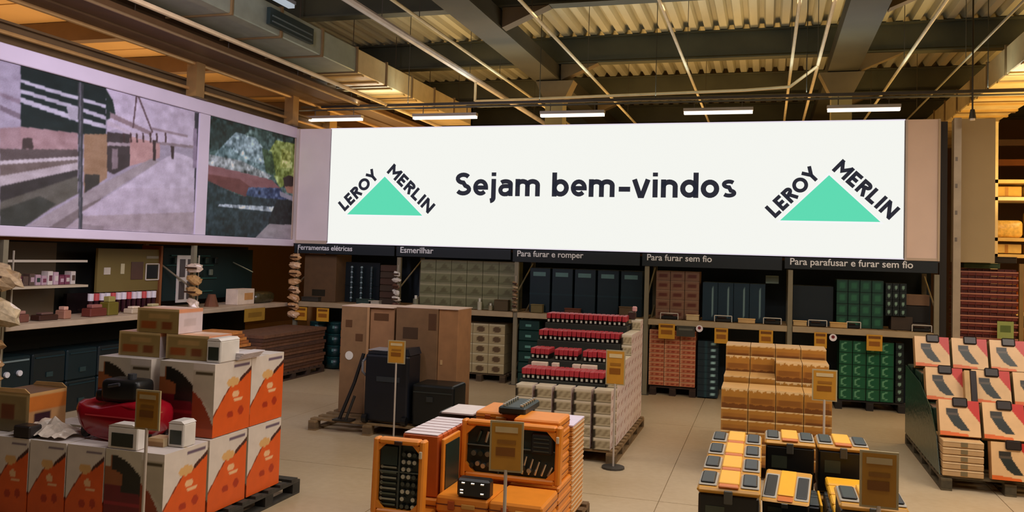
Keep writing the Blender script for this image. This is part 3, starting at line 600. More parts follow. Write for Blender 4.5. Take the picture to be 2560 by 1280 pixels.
for j in range(6):
    tag(obj('brown_packet', B().bev(-.16, .16, -.1, .1, 0, .115, (62+8*(j % 2), 46, 30), .01), CARD, loc=(-6.55, 14.2, 1.235+j*.12)), 'brown packet left of the second upright, %s' % row_word(j, 6), 'packet', 'brown packets by the second upright')
for j in range(4):
    for i in range(2):
        t = thing('drum', 'dark teal drum under the first shelf, %s, %s' % (('left', 'right')[i], row_word(j, 4)), 'drum', (-8.0+i*.36, 14.25, .02+j*.21), 'teal drums under the first shelf')
        obj('body', B().tube((0, 0, 0), (0, 0, .19), .16, (8, 44, 44), 16), PLAST, t, True); obj('lid', B().tube((0, 0, .191), (0, 0, .208), .165, (16, 62, 60), 16), PLAST, t); obj('mark', B().box(.02, .06, -.168, -.162, .1, .15, (90, 130, 124)), PLAST, t)
for j in range(6):
    tag(obj('orange_packet', B().bev(-.12, .12, -.12, .12, 0, .14, ((188, 116, 56), (150, 74, 44))[j % 2], .01), PRINT, loc=(-7.28, 14.1, .02+j*.148)), 'orange packet beside the teal drums, %s' % row_word(j, 6), 'packet', 'orange packets beside the teal drums')
# loose small goods along the back rack shelf
for k, (x, z0, w_, h, c, nm) in enumerate(((-8.05, 1.235, .34, .07, (50, 44, 32), 'low box'), (-6.95, 1.235, .3, .08, (40, 60, 52), 'tray'), (-6.75, 1.235, .2, .06, (170, 160, 140), 'tray'), (-5.95, 1.235, .1, .2, (120, 120, 96), 'bottle'),
        (-4.75, 1.235, .08, .2, (180, 176, 150), 'bottle'), (-4.55, 1.235, .07, .12, (150, 140, 110), 'bottle'), (-4.35, 1.235, .25, .18, (80, 66, 40), 'low box'), (-3.72, 1.235, .2, .13, (108, 96, 56), 'low box'), (-3.1, 1.235, .26, .09, (96, 50, 30), 'low box'), (-2.2, 1.235, .22, .16, (90, 70, 46), 'low box'),
        (-1.12, 1.235, .2, .08, (200, 176, 130), 'low box'), (-.28, 1.235, .26, .06, (206, 168, 110), 'low box'), (.52, 1.235, .2, .07, (196, 164, 110), 'low box'), (1.08, 1.235, .24, .07, (200, 160, 96), 'low box'))):
    t = thing('shelf_goods', 'small %s at the front edge of the back shelf, %s' % (nm, col_word(k, 14)), nm, (x, 14.0, z0))
    if nm == 'bottle': obj('body', B().tube((0, 0, 0), (0, 0, h*.7), w_/2, c, 10), PLAST, t); obj('neck', B().tube((0, 0, h*.7), (0, 0, h), w_/4, (210, 206, 190), 8), PLAST, t)
    else: obj('body', B().bev(-w_/2, w_/2, -.04, .09, 0, h, c, .008), CARD, t); obj('lid', B().box(-w_/2-.004, w_/2+.004, -.045, .094, h+.001, h+.012, tuple(min(255, int(q*1.15)) for q in c)), CARD, t)

# pallets under the rack goods
def pallet(x0, x1, y0, y1, label, c=(120, 96, 66), h=.14):
    t = thing('pallet', label, 'pallet', ((x0+x1)/2, (y0+y1)/2, 0)); w_, d = x1-x0, y1-y0
    n = max(5, int(d/.17)); 
    for i in range(n):
        y = -d/2+(i+.5)*d/n; obj('board', B().box(-w_/2, w_/2, y-.05, y+.05, h-.022, h, c), WOOD, t)
    for i in range(3):
        x = (-w_/2+.05, 0, w_/2-.05)[i]
        obj('runner', B().box(x-.05, x+.05, -d/2, d/2, .0, .02, c), WOOD, t)
        obj('stringer', B().box(x-.05, x+.05, -d/2, d/2, h-.044, h-.023, c), WOOD, t)
        m_ = 3 if d < 1.4 else 5
        for j in range(m_):
            y = -d/2+.06+(d-.12)*j/(m_-1); obj('block', B().box(x-.05, x+.05, y-.06, y+.06, .021, h-.045, tuple(int(q*.8) for q in c)), WOOD, t)
    return t
pallet(-5.2, -4.25, 14.0, 14.9, 'wooden pallet under the cream cartons in the second bay', (90, 72, 48))
pallet(-1.785, -1.05, 14.0, 14.9, 'wooden pallet under the red labelled cartons', (60, 40, 28))
pallet(1.05, 2.04, 14.0, 14.9, 'dark pallet under the green cartons', (40, 34, 28))

# ------------------------------------------------------------------ hanging strips of pouches on the uprights
def strip(x, y, z0, z1, w_, label, axis, c1, c2):
    t = thing('hanging_strip', label, 'hanging strip', (x, y, 0)); n = int((z1-z0)/(w_*.62)); rg = random.Random(int(x*10+y))
    obj('tape', B().box(-.008, .008, -.012, 0, z0, z1+.1, (170, 160, 140)), PLAST, t)
    for i in range(n):
        z = z0+(i+.5)*(z1-z0)/n; c = c1 if i % 3 else c2
        bm = bmesh.new(); bmesh.ops.create_uvsphere(bm, u_segments=10, v_segments=6, radius=.5)
        bmesh.ops.scale(bm, vec=(w_*rg.uniform(.9, 1.15), w_*.55, w_*.5), verts=bm.verts)
        for v in bm.verts: v.co += Vector((rg.uniform(-1, 1), rg.uniform(-1, 1), rg.uniform(-1, 1)))*w_*.05
        bmesh.ops.rotate(bm, matrix=Matrix.Rotation(rg.uniform(-.1, .55), 3, 'Y') @ Matrix.Rotation(rg.uniform(-.3, .3), 3, 'Z'), verts=bm.verts)
        for v in bm.verts: v.co += Vector((rg.uniform(-.1, .1)*w_, -.02-w_*.3, z))
        b = B(); b.bm(bm, c); obj('pouch', b, FILM, t)
        if i % 2: obj('pouch_band', B().box(-w_*.35, w_*.35, -.03-w_*.62, -.02-w_*.58, z-.012, z+.012, (60, 36, 20)), PLAST, t)
strip(-8.27, 7.70, 1.2, 1.98, .50, 'large tan pouches hanging in a strip at the left edge', 'x', (198, 170, 128), (214, 192, 150))
strip(-8.36, 7.68, .35, 1.1, .26, 'lower tan packs hanging at the left edge under the pouches', 'x', (190, 152, 104), (176, 140, 92))
strip(-8.36, 11.15, 1.22, 1.95, .28, 'striped tan pouches hanging on the middle left upright', 'x', (186, 146, 92), (218, 196, 172))
strip(-8.3, 13.925, .92, 2.12, .24, 'tan pouches hanging in the corner between left wall and back rack', 'y', (204, 160, 112), (224, 186, 144))
strip(-6.27, 13.925, 1.2, 1.86, .17, 'white and brown pouches hanging on the second back upright', 'y', (214, 206, 192), (100, 66, 50))
strip(-4.08, 13.925, 1.24, 1.75, .10, 'small brown packs hanging on the third back upright', 'y', (140, 112, 80), (168, 148, 116))

# ================================================================== LEFT WALL RACKS
for k, y in enumerate((7.77, 11.2)): upright(-8.5, y, 'slotted steel frame of the left rack, %s' % ('nearest one', 'middle one')[k], 'x', 2.2, .9)
for k, (y0, y1) in enumerate(((3.6, 7.73), (7.82, 11.15), (11.25, 13.9))):
    t = thing('rack_shelf', 'pale shelf of the left rack, %s' % ('nearest bay', 'middle bay', 'far bay')[k], 'shelf', (0, 0, 0))
    obj('front_beam', B().bev(-8.52, -8.46, y0, y1, 1.13, 1.2, (206, 186, 160), .006), METAL, t)
    n = int((y1-y0)/.28)
    for i in range(n): obj('plank', B().box(-9.4, -8.525, y0+i*(y1-y0)/n+.004, y0+(i+1)*(y1-y0)/n-.004, 1.17, 1.198, (200, 180, 152)), PAINT, t)
t = thing('small_shelf', 'narrow upper shelf with small packs, left end of the left rack', 'shelf', (0, 0, 0))
obj('board', B().box(-9.3, -8.75, 7.9, 9.35, 1.6, 1.63, (190, 176, 150)), PAINT, t); obj('header', B().box(-8.8, -8.78, 7.9, 9.35, 1.93, 1.96, (196, 186, 168)), PAINT, t)
obj('back_panel', B().box(-9.36, -9.31, 7.9, 9.35, 1.2, 2.18, (96, 82, 62)), PAINT, t)
PC = [(120, 60, 80), (190, 160, 170), (180, 150, 160), (96, 40, 60), (200, 190, 180), (40, 60, 50), (210, 200, 190), (90, 70, 60)]
rg = random.Random(3)
for k in range(14):
    t = thing('small_pack', 'small coloured pack on the narrow upper shelf, %s' % col_word(k, 14), 'pack', (-8.95, 8.0+k*.095, 1.632), 'packs on the narrow upper shelf')
    h = .1+rg.random()*.09; c = PC[rg.randrange(8)]
    obj('box', B().bev(-.06, .06, -.038, .038, 0, h, c, .005), PRINT, t); obj('label', B().box(.0605, .063, -.025, .025, h*.3, h*.7, PC[(k*3) % 8]), PRINT, t)
# picture boards in the middle bay
t = thing('display_board', 'mustard coloured display board with small pictures in the left rack', 'board', (-9.0, 10.35, 1.5))
obj('board', B().box(-.02, .02, -.6, .65, 0, .62, (112, 96, 48)), PAINT, t)
for k, (y, z, w_, h, c) in enumerate(((-.42, .3, .12, .1, (200, 190, 176)), (-.12, .33, .07, .15, (196, 186, 150)), (.18, .3, .25, .26, (86, 62, 52)), (.5, .28, .24, .2, (28, 28, 30)), (.5, .5, .26, .04, (140, 130, 110)))):
    obj('picture', B().box(.021, .03, y-w_/2, y+w_/2, z-h/2, z+h/2, c), PRINT, t)
for z0 in (.16, .4): obj('white_frame', B().box(.031, .04, .36, .64, z0-.008, z0+.008, (206, 196, 184)), PAINT, t)
for y0 in (.36, .64): obj('white_frame', B().box(.031, .04, y0-.008, y0+.008, .16, .4, (206, 196, 184)), PAINT, t)
t = thing('side_board', 'brown upright side board in the left rack beside the framed chart', 'board', (-9.0, 11.02, 1.2)); obj('board', B().box(-.3, .05, -.02, .02, 0, .98, (112, 62, 28)), PAINT, t)
obj('edge', B().box(.0505, .06, -.02, .02, 0, .98, (140, 84, 44)), PAINT, t)
t = thing('framed_chart', 'white framed chart with dark pictures beside the middle left upright', 'chart', (-8.8, 11.4, 1.3))
obj('frame', B().box(-.02, .0, -.18, .2, 0, .74, (206, 198, 188)), PAINT, t)
for z in (.05, .4):
    for y in (-.14, .05): obj('picture', B().box(.001, .008, y, y+.13, z, z+.28, (80, 72, 70)), PRINT, t)
for k in range(13):
    t = thing('mug', 'white topped red pack in the row above the left shelf, %s' % col_word(k, 13), 'mug', (-8.95, 9.62+k*.105, 1.33), 'white topped packs above the left shelf')
    obj('cup', B().tube((0, 0, .06), (0, 0, .16), .04, ((226, 218, 222), (200, 80, 80), (222, 210, 216))[k % 3], 10), PLAST, t); obj('base', B().tube((0, 0, -.12), (0, 0, .059), .03, (52, 14, 24), 8), PLAST, t)
tag(obj('peg_rail', B().box(-9.05, -9.0, 9.5, 11.0, 1.26, 1.28, (30, 16, 16)).box(-9.3, -9.24, 9.5, 11.0, 1.2, 1.48, (24, 10, 14)), METAL), 'dark rail behind the white topped packs', 'rail')
for k, (y, w_, h, c, lb) in enumerate(((8.25, .14, .14, (120, 74, 60), 'white topped brown bottle'), (8.62, .3, .1, (64, 36, 26), 'dark red tool'), (8.92, .12, .16, (170, 120, 96), 'small pink grey tool'), (9.45, .3, .16, (110, 50, 40), 'red tool with grey head'), (9.72, .2, .26, (112, 100, 34), 'mustard carton'), (10.2, .24, .1, (196, 178, 150), 'cream box'), (10.6, .24, .12, (150, 140, 90), 'olive cream box'))):
    t = thing('shelf_goods', lb+' on the left rack shelf, %s' % col_word(k, 7), 'goods', (-8.72, y, 1.2))
    obj('body', B().bev(-.08, .08, -w_/2, w_/2, 0, h*.7, c, .012), PLAST, t); obj('top', B().bev(-.05, .05, -w_*.3, w_*.3, h*.7+.001, h, tuple(min(255, q+50) for q in c), .008), PLAST, t)
# far bay pegboard
t = thing('pegboard', 'dark teal pegboard with thin bars in the far bay of the left rack', 'board', (-9.2, 12.6, 1.3))
obj('board', B().box(-.02, .02, -1.25, 1.2, 0, .85, (14, 40, 38)), PAINT, t)
for k, (y0, y1, z) in enumerate(((-1.1, -.1, .72), (-1.2, 0, .56), (-.95, .1, .34), (-.95, 0, .12))): obj('bar', B().box(.021, .05, y0, y1, z, z+.018, (46, 96, 88)), METAL, t)
for k in range(9): obj('hung_tool', B().bev(.05, .09, -1.05+k*.13, -.97+k*.13, .4 if k % 2 else .6, .5 if k % 2 else .7, ((36, 60, 50), (110, 120, 104), (20, 36, 34))[k % 3], .008), PLAST, t)
obj('rod', B().tube((.05, .55, .62), (.3, .8, .45), .012, (150, 160, 150), 6), STEEL, t)
t = thing('white_carton', 'white carton with yellow packs spilling on the far left shelf', 'carton', (-8.8, 12.9, 1.2)); obj('box', B().bev(-.12, .12, -.25, .25, 0, .27, (226, 206, 184), .006), CARD, t)
obj('print', B().box(.1205, .124, -.05, .2, .08, .2, (204, 150, 90)), PRINT, t)
tag(obj('sack', B().bev(-.2, .2, -.3, .3, 0, .2, (66, 60, 36), .08, 2), FILM, loc=(-8.85, 13.5, 1.2), smooth=True), 'dark olive soft pack right of the white carton', 'pack')
tag(obj('clay_pot', B().tube((0, 0, 0), (0, 0, .2), .12, (110, 66, 40), 12, .06), CARD, loc=(-8.8, 12.1, 1.2), smooth=False), 'brown cone shaped pack on the far left shelf', 'pack')
t = thing('shelf_card', 'mustard card hanging from the far left shelf', 'price tag', (-8.44, 12.82, .93)); obj('card', B().box(-.006, .006, -.3, .3, 0, .22, (168, 130, 50)), PRINT, t); obj('price', B().box(.0065, .009, -.2, .2, .07, .15, (138, 104, 40)), PRINT, t)
# dark machines below the left shelf
for k in range(6):
    for j in range(2):
        t = thing('tool_case', 'dark teal case under the left shelf, %s, %s' % (col_word(k, 6), ('lower', 'upper')[j]), 'case', (-8.85, 8.08+k*.54, .0+j*.402), 'dark cases under the left shelf')
        obj('shell', B().bev(-.25, .25, -.26, .26, 0, .4, (12, 34, 38) if (k+j) % 2 else (16, 28, 30), .02), PLAST, t)
        obj('rim', B().box(.251, .26, -.22, .22, .34, .36, (130, 150, 150) if k == 0 and j == 1 else (24, 52, 58)), METAL, t)
        if k == 0 and j == 1:
            for y in (-.1, .08): obj('knob', B().tube((.251, y, .2), (.28, y, .2), .035, (226, 226, 226), 10), PLAST, t)
        else: obj('latch', B().box(.251, .262, -.05, .05, .1, .16, (40, 62, 62)), PLAST, t)
# stacked boards in the corner
for k in range(12):
    tag(obj('board', B().box(-.42+.02*(k % 3), .4+.015*((k*5) % 4), -1.0, .98+.02*(k % 2), 0, .05, ((96, 62, 40), (80, 52, 36), (110, 74, 50))[k % 3]), WOOD, loc=(-8.02, 12.78-.0*k, .14+k*.056)), 'brown board in the low corner stack, %s' % row_word(k, 12), 'board', 'boards stacked in the corner')
pallet(-8.44, -7.6, 11.75, 13.8, 'dark pallet under the corner stack of boards', (70, 50, 34))
for k in range(9):
    tag(obj('long_board', B().box(-.42, .3+.03*(k % 2), -.68, .7, 0, .05, ((120, 82, 50), (92, 62, 42))[k % 2]), WOOD, loc=(-7.95-.02*(k % 2), 11.0, .14+k*.056)), 'brown board in the stack beside the left shelf, %s' % row_word(k, 9), 'board', 'boards stacked beside the left shelf')
for k in range(5):
    tag(obj('orange_board', B().box(-.3, .25, -.68, .7-.06*k, 0, .045, ((204, 132, 62), (176, 104, 46))[k % 2]), WOOD, loc=(-8.0, 11.0, .65+k*.052)), 'orange brown board on top of the board stack, %s' % row_word(k, 5), 'board', 'orange boards on the stack')
pallet(-8.4, -7.6, 10.3, 11.7, 'pallet under the board stack beside the left shelf', (80, 58, 38))
# ================================================================== PALLET OF ORANGE AND WHITE CARTONS (left foreground)
WH = (222, 210, 196); OR = (226, 92, 26); DKO = (120, 46, 18)
def bound(u):
    P = [(0, .30), (.22, .5), (.45, .69), (.7, .72), (1, .86)]
    for (a, b_), (c, d) in zip(P, P[1:]):
        if u <= c: return b_+(d-b_)*(u-a)/(c-a)
    return .86
def side_art(u, v):
    bv = bound(u)
    if .5 < u < .95 and .905 < v < .945: return (110, 92, 110)
    if ((u-.5)/.17)**2+((v-.71)/.065)**2 < 1: return (224, 176, 110)
    if u > .68 and abs(v-bv) < .03: return (70, 30, 24)
    if v > bv: return WH
    if v > bv-.03: return (140, 56, 24)
    if ((u-.58)/.09)**2+((v-.53)/.05)**2 < 1 or ((u-.66)/.13)**2+((v-.45)/.022)**2 < 1: return (238, 190, 140)
    if ((u-.45)/.09)**2+((v-.26)/.05)**2 < 1 or ((u-.74)/.08)**2+((v-.28)/.06)**2 < 1: return (178, 50, 18)
    return OR
def front_art(u, v):
    if .66 < u < .96 and .84 < v < .89: return (84, 72, 50)
    vb = .62-(u-.62)*.75                                   # right hand V
    if u > .62 and v > vb: return (196, 184, 160) if v < .9 else WH
    arc = .93-((u-.1)/.62)**2*.36 if u > .1 else .78
    if v > arc: return (206, 196, 174)
    if u > .62: return (150, 62, 30) if v > .12 else (176, 74, 34)
    if u > .12 and v > arc-.17-.12*u: return (34, 32, 24)
    if u < .3 and v > .56: return (150, 88, 48)
    if .28 < u < .62 and v > .46: return (30, 28, 22)
    if v > .34 and u < .64: return (110, 22, 30)
    if v > .30: return (150, 30, 40)
    return (112, 20, 26) if v > .12 else (150, 62, 30)
def top_art(u, v):
    if abs(v-.5) < .035: return (206, 188, 160)
    return (228, 218, 214)
gen = proto('product_carton', B().pbox(.505, .485, .565, front_art, side_art, top_art, 48, (206, 190, 170)), PRINT, 'carton')
gen2 = proto('product_carton', B().pbox(.33, .485, .565, side_art, side_art, top_art, 40, (206, 190, 170)), PRINT, 'carton')
G = 'orange and white machine cartons'
pallet(-5.9, -4.0, 5.05, 6.9, 'dark pallet under the orange and white machine cartons', (58, 54, 46), .145)
for j, y in enumerate((5.357, 5.867, 6.377)):
    gen.put((-4.30, y, .15), 'orange and white carton in the lower layer on the right edge, %s from the front' % ORD[j], G)
for j, y in enumerate((5.905, 6.395)):
    gen.put((-4.31, y, .722), 'orange and white carton in the upper layer on the right edge, %s' % ('nearer one', 'farther one')[j], G)
gen.put((-4.90, 5.905, .722), 'upper carton with dark picture behind the red mower', G)
gen.put((-4.90, 6.395, .722), 'upper carton at the back, left of the farther right one', G)
for i in range(2):
    gen.put((-4.83-i*.53, 5.905, .15), 'lower orange carton hidden behind the front row, %s' % ('right one', 'left one')[i], G)
    gen.put((-4.83-i*.53, 6.40, .15), 'lower orange carton at the back of the pallet, %s' % ('right one', 'left one')[i], G)
for i, x in enumerate((-4.73, -5.075, -5.42, -5.765)):
    gen2.put((x, 5.357, .15), 'narrow orange fronted carton in the front row, %s from the right' % ORD[i], 'narrow orange cartons in the front row')
# small cartons on top
def small_art(u, v):
    if v > .9 or u < .05: return (206, 176, 120)
    if .1 < u < .45 and .15 < v < .5: return (150, 78, 32)
    if .6 < u < .85 and .18 < v < .5: return (122, 66, 32)
    if .3 < u < .8 and .6 < v < .8: return (176, 140, 84)
    return (150, 124, 72)
def small_side(u, v):
    if v > .85: return (220, 150, 110)
    if .2 < u < .7 and .3 < v < .6: return (196, 180, 180)
    return (214, 198, 200)
sm = proto('small_carton', B().pbox(.40, .30, .195, small_art, small_side, lambda u, v: (226, 170, 130) if v < .5 else (232, 200, 180), 16, (190, 160, 120)), PRINT, 'carton')
sm.put((-4.87, 5.93, 1.289), 'small tan carton on the white cartons, lower left of the three', 'small tan cartons')
sm.put((-4.41, 5.93, 1.289), 'small tan carton on the white cartons, lower right of the three', 'small tan cartons')
sm.put((-4.70, 5.93, 1.487), 'small tan carton topping the little pyramid', 'small tan cartons')
def window_box(x, y, z, w_, h, d, label):
    t = thing('display_box', label, 'box', (x, y, z)); obj('box', B().bev(-w_/2, w_/2, 0, d, 0, h, (226, 220, 210), .008), PRINT, t)
    obj('window', B().box(-w_*.36, w_*.36, -.003, -.0005, h*.12, h*.72, (44, 50, 40)), PLAST, t)
    obj('lid_flap', B().prism([(-w_/2, h+.001), (w_/2, h+.001), (w_*.3, h+.02), (-w_*.3, h+.02)], 'y', 0, d, (232, 226, 220)), PRINT, t)
window_box(-4.12, 5.72, 1.289, .13, .17, .25, 'white box with dark window right of the tan cartons')
window_box(-4.13, 5.33, .717, .14, .17, .14, 'white box with dark window on the lower right carton')
window_box(-4.42, 5.12, .717, .26, .16, .10, 'white box with dark window behind the near price sign')
tag(obj('small_carton', B().pbox(.13, .12, .06, lambda u, v: (206, 170, 120) if v > .5 else (150, 110, 66), None, None, 6, (214, 190, 150)), PRINT, loc=(-4.27, 5.35, .717)), 'tiny cream carton between the two white window boxes', 'carton')
t = thing('folded_leaflets', 'pile of white leaflets fanned beside the white window box on top', 'leaflets', (-4.08, 6.12, 1.29))
for k in range(5): obj('leaflet', B().box(-.09+.02*k, .05+.012*k, -.2, .1, .004+k*.012, .012+k*.012, (228, 220, 224)), PRINT, t)
# red mower
t = thing('lawn_mower', 'red machine with black engine sitting on the front cartons', 'mower', (-4.66, 5.44, .718)); t.scale = (.82, .8, 1)
b = B(); RED = (158, 16, 34)
prof = [(-.44, .27), (-.45, .17), (-.38, .08), (-.26, .03), (.3, .03), (.38, .08), (.42, .2), (.38, .27), (.1, .29), (-.2, .24), (-.36, .25)]
bm = bmesh.new(); rings = []
for (yy, s_) in ((-.2, .8), (-.16, .95), (0, 1), (.14, .95), (.18, .82)):
    rings.append([bm.verts.new((x*s_, yy, .03+(z-.03)*(.6+.4*s_))) for x, z in prof])
for r0, r1 in zip(rings, rings[1:]):
    for i in range(len(prof)): j = (i+1) % len(prof); bm.faces.new((r0[i], r0[j], r1[j], r1[i]))
bm.faces.new(rings[0][::-1]); bm.faces.new(rings[-1]); bmesh.ops.recalc_face_normals(bm, faces=bm.faces[:])
bmesh.ops.subdivide_edges(bm, edges=bm.edges[:], cuts=1, use_grid_fill=True, smooth=.6)
b.bm(bm, RED); dk = obj('deck', b, GLOSS, t, True)
obj('trim_line', B().box(-.3, .3, -.208, -.2035, .18, .19, (210, 60, 70)), GLOSS, dk)
obj('engine', B().bev(-.22, .2, -.13, .13, .27, .45, (22, 22, 22), .05, 3).bev(-.3, -.12, -.1, .1, .27, .36, (26, 26, 26), .03, 2), PLAST, t, True)
obj('fuel_cap', B().tube((.05, -.02, .45), (.05, -.02, .49), .04, (60, 64, 70), 12), PLAST, t)
obj('pull_handle', B().tube((-.1, -.15, .4), (.02, -.15, .42), .014, (50, 50, 54), 8), PLAST, t)
for x in (-.34, .32):
    for y in (-.13, .1): obj('wheel', B().tube((x, y-.02, .052), (x, y+.02, .052), .05, (24, 20, 20), 14), PLAST, t)
# crumpled film and the orange topped crate at the left
t = thing('plastic_wrap', 'crumpled white wrapping film left of the red machine', 'wrap', (-5.24, 5.30, .72)); t.scale = (1.0, 1.4, 1.1)
bm = bmesh.new(); bmesh.ops.create_grid(bm, x_segments=16, y_segments=8, size=.5); rg = random.Random(5)
for v in bm.verts:
    e = max(0, 1-abs(v.co.x)*1.9); f_ = max(0, 1-abs(v.co.y)*1.9)
    v.co = Vector((v.co.x*.5, v.co.y*.22, .006+.14*e*f_*(.5+.5*rg.random())+.02*rg.random()))
obj('film', B().bm(bm, (226, 210, 196)), FILM, t, False)
t = thing('open_crate', 'cream crate box with orange side and open top at the left edge', 'box', (-5.58, 5.43, .72))
def crate_art(u, v):
    if u > .9 or v > .92: return (206, 178, 124)
    if .2 < u < .6 and .3 < v < .7: return (120, 66, 40)
    return (150, 128, 84) if v > .3 else (120, 104, 70)
def crate_side(u, v):
    if v > .93: return (222, 172, 110)
    if v > .5: return (214, 122, 50)
    if .15 < u < .6 and .12 < v < .48: return (64, 34, 44)
    return (200, 150, 100)
b = B(); b.pbox(.34, .36, .3, crate_art, crate_side, lambda u, v: (120, 84, 44), 18, (180, 150, 104)); obj('box', b, PRINT, t)
for s_ in (-1, 1): obj('flap', B().prism([(-.17, .302), (.17, .302), (.12, .335), (-.14, .33)], 'y', s_*.18-.004, s_*.18+.004, (220, 176, 116)), CARD, t)
tag(obj('dark_pack', B().bev(-.08, .08, -.06, .06, 0, .09, (40, 34, 34), .01), PLAST, loc=(-5.33, 5.17, .718)), 'small dark pack in front of the open crate', 'pack')

# ------------------------------------------------------------------ price signs on poles
def sign(x, y, zc, w_, h, label, zb=0.0, dull=1.0, rz=0.0):
    t = thing('price_sign', label, 'price sign', (x, y, zb), None, rz); g = lambda c: tuple(int(q*dull) for q in c); zc -= zb
    obj('base', B().tube((0, 0, 0), (0, 0, .02), .12, (70, 66, 60), 16), METAL, t)
    obj('pole', B().tube((0, 0, .021), (0, 0, zc-h/2), .011, (196, 184, 170), 8), METAL, t)
    c = obj('card', B().box(-w_/2, w_/2, -.006, .006, zc-h/2, zc+h/2, g((196, 138, 44))), PRINT, t)
    obj('heading', B().box(-w_*.38, w_*.38, -.009, -.0065, zc+h*.3, zc+h*.42, g((214, 190, 140))), PRINT, c)
    obj('price', B().box(-w_*.34, w_*.3, -.009, -.0065, zc-h*.2, zc-h*.02, g((138, 84, 24))), PRINT, c)
    obj('note', B().box(-w_*.3, w_*.32, -.009, -.0065, zc+h*.06, zc+h*.14, g((156, 104, 34))), PRINT, c)
    obj('card_frame', B().box(-w_/2-.012, w_/2+.012, -.004, .008, zc+h/2, zc+h/2+.012, (176, 160, 120)).box(-w_/2-.012, w_/2+.012, -.004, .008, zc-h/2-.012, zc-h/2, (176, 160, 120))
        .box(-w_/2-.012, -w_/2, -.004, .008, zc-h/2, zc+h/2, (176, 160, 120)).box(w_/2, w_/2+.012, -.004, .008, zc-h/2, zc+h/2, (176, 160, 120)), PLAST, t)
sign(-3.95, 4.8, 1.09, .17, .24, 'gold price sign on a thin pole before the orange and white cartons', 0, .85)
sign(-4.04, 9.0, 1.05, .19, .24, 'bright gold price sign on a white pole before the black case', 0)
sign(-1.54, 5.15, 1.0, .19, .29, 'large gold price sign in front of the orange tool cases', 0, .95, .1)
sign(-1.50, 8.94, 1.05, .18, .34, 'gold price sign at the right front of the tiered red tool stack', 0)
sign(.55, 8.6, 1.06, .2, .27, 'gold price sign on a pole in front of the gold cartons', 0, .95)
sign(.585, 4.86, 1.085, .165, .27, 'dull gold price sign in front of the yellow toolboxes', 0, .85)

# ================================================================== BROWN CARTONS AND BLACK CASES (centre left)
pallet(-5.3, -3.75, 9.28, 10.45, 'wide wooden pallet under the tall brown cartons and black cases', (132, 106, 70))
t = thing('tall_carton', 'tall brown carton with round white sticker, left one of two', 'carton', (-4.80, 10.0, .145))
obj('box', B().bev(-.38, -.005, -.2, .38, 0, 1.34, (132, 98, 62), .004).bev(0, .34, -.16, .36, 0, 1.34, (150, 108, 70), .004), CARD, t)
obj('tape', B().box(-.02, .015, -.204, -.2005, 0, 1.34, (170, 130, 90)), PLAST, t)
obj('sticker', B().tube((-.25, -.206, .72), (-.25, -.2005, .72), .055, (220, 214, 200), 18), PRINT, t)
for x, z, w_ in ((-.27, 1.12, .09), (-.12, .95, .1), (.16, 1.22, .2)): obj('printed_mark', B().box(x-w_/2, x+w_/2, -.204 if x < 0 else -.164, -.2005 if x < 0 else -.1605, z-.04, z+.05, (92, 62, 38)), PRINT, t)
obj('top_edge', B().box(-.38, .34, -.2, .36, 1.341, 1.35, (206, 180, 160)), CARD, t)
t = thing('tall_carton', 'tall brown carton with dark print, right one of two', 'carton', (-4.02, 10.0, .145))
obj('box', B().bev(-.4, .16, -.2, .38, 0, 1.36, (120, 88, 56), .004), CARD, t); obj('side_carton', B().bev(.165, .42, -.18, .3, 0, 1.36, (158, 112, 70), .004), CARD, t)
obj('printed_mark', B().box(-.3, -.1, -.204, -.2005, .98, 1.12, (74, 54, 38)), PRINT, t); obj('printed_mark', B().box(.04, .14, -.204, -.2005, 1.1, 1.3, (88, 60, 40)), PRINT, t)
obj('label', B().box(.2, .23, -.186, -.1805, .68, .74, (200, 160, 110)), PRINT, t); obj('top_edge', B().box(-.4, .42, -.2, .34, 1.361, 1.37, (206, 180, 160)), CARD, t)
t = thing('black_case', 'tall black machine case standing on the pallet before the brown cartons', 'case', (-4.30, 9.46, .145))
obj('body', B().bev(-.30, .27, -.12, .26, .02, .82, (18, 22, 30), .03, 2), PLAST, t); obj('lid', B().prism([(-.28, .821), (.28, .821), (.25, .9), (-.05, .86), (-.26, .85)], 'y', -.1, .24, (30, 34, 42)), PLAST, t)
obj('top_plate', B().box(-.27, .0, -.1, .2, .862, .87, (150, 150, 156)), PLAST, t); obj('handle', B().path([(-.31, -.06, .55), (-.34, -.1, .6), (-.34, -.1, .72), (-.31, -.06, .76)], .014, (110, 110, 112), 8), PLAST, t)
obj('recess', B().box(-.14, .16, -.126, -.1205, .5, .56, (46, 52, 56)), PLAST, t)
for x in (-.27, .24): obj('wheel', B().tube((x-.03, -.13, .055), (x+.03, -.13, .055), .05, (14, 14, 14), 14), PLAST, t)
t = thing('hand_truck_frame', 'black slanted tubular frame leaning on the left of the black case', 'frame', (-4.79, 9.36, .145))
obj('tube', B().path([(-.12, -.03, .01), (.02, .06, .45), (.10, .12, .8)], .022, (26, 26, 26), 8), PLAST, t); obj('tube', B().path([(-.02, -.06, .01), (.06, .0, .3)], .018, (40, 38, 34), 8), PLAST, t)
obj('foot', B().box(-.18, .06, -.1, .05, 0, .02, (30, 28, 26)), PLAST, t)
t = thing('low_black_case', 'low wide black case lying right of the tall black case', 'case', (-3.72, 9.5, .145))
obj('body', B().bev(-.27, .26, -.13, .3, .0, .5, (16, 20, 20), .03, 2), PLAST, t); obj('rim', B().box(-.25, .24, -.136, -.1305, .4, .415, (44, 50, 48)), PLAST, t); obj('latch', B().box(-.08, .0, -.145, -.1305, .3, .36, (40, 44, 44)), PLAST, t)

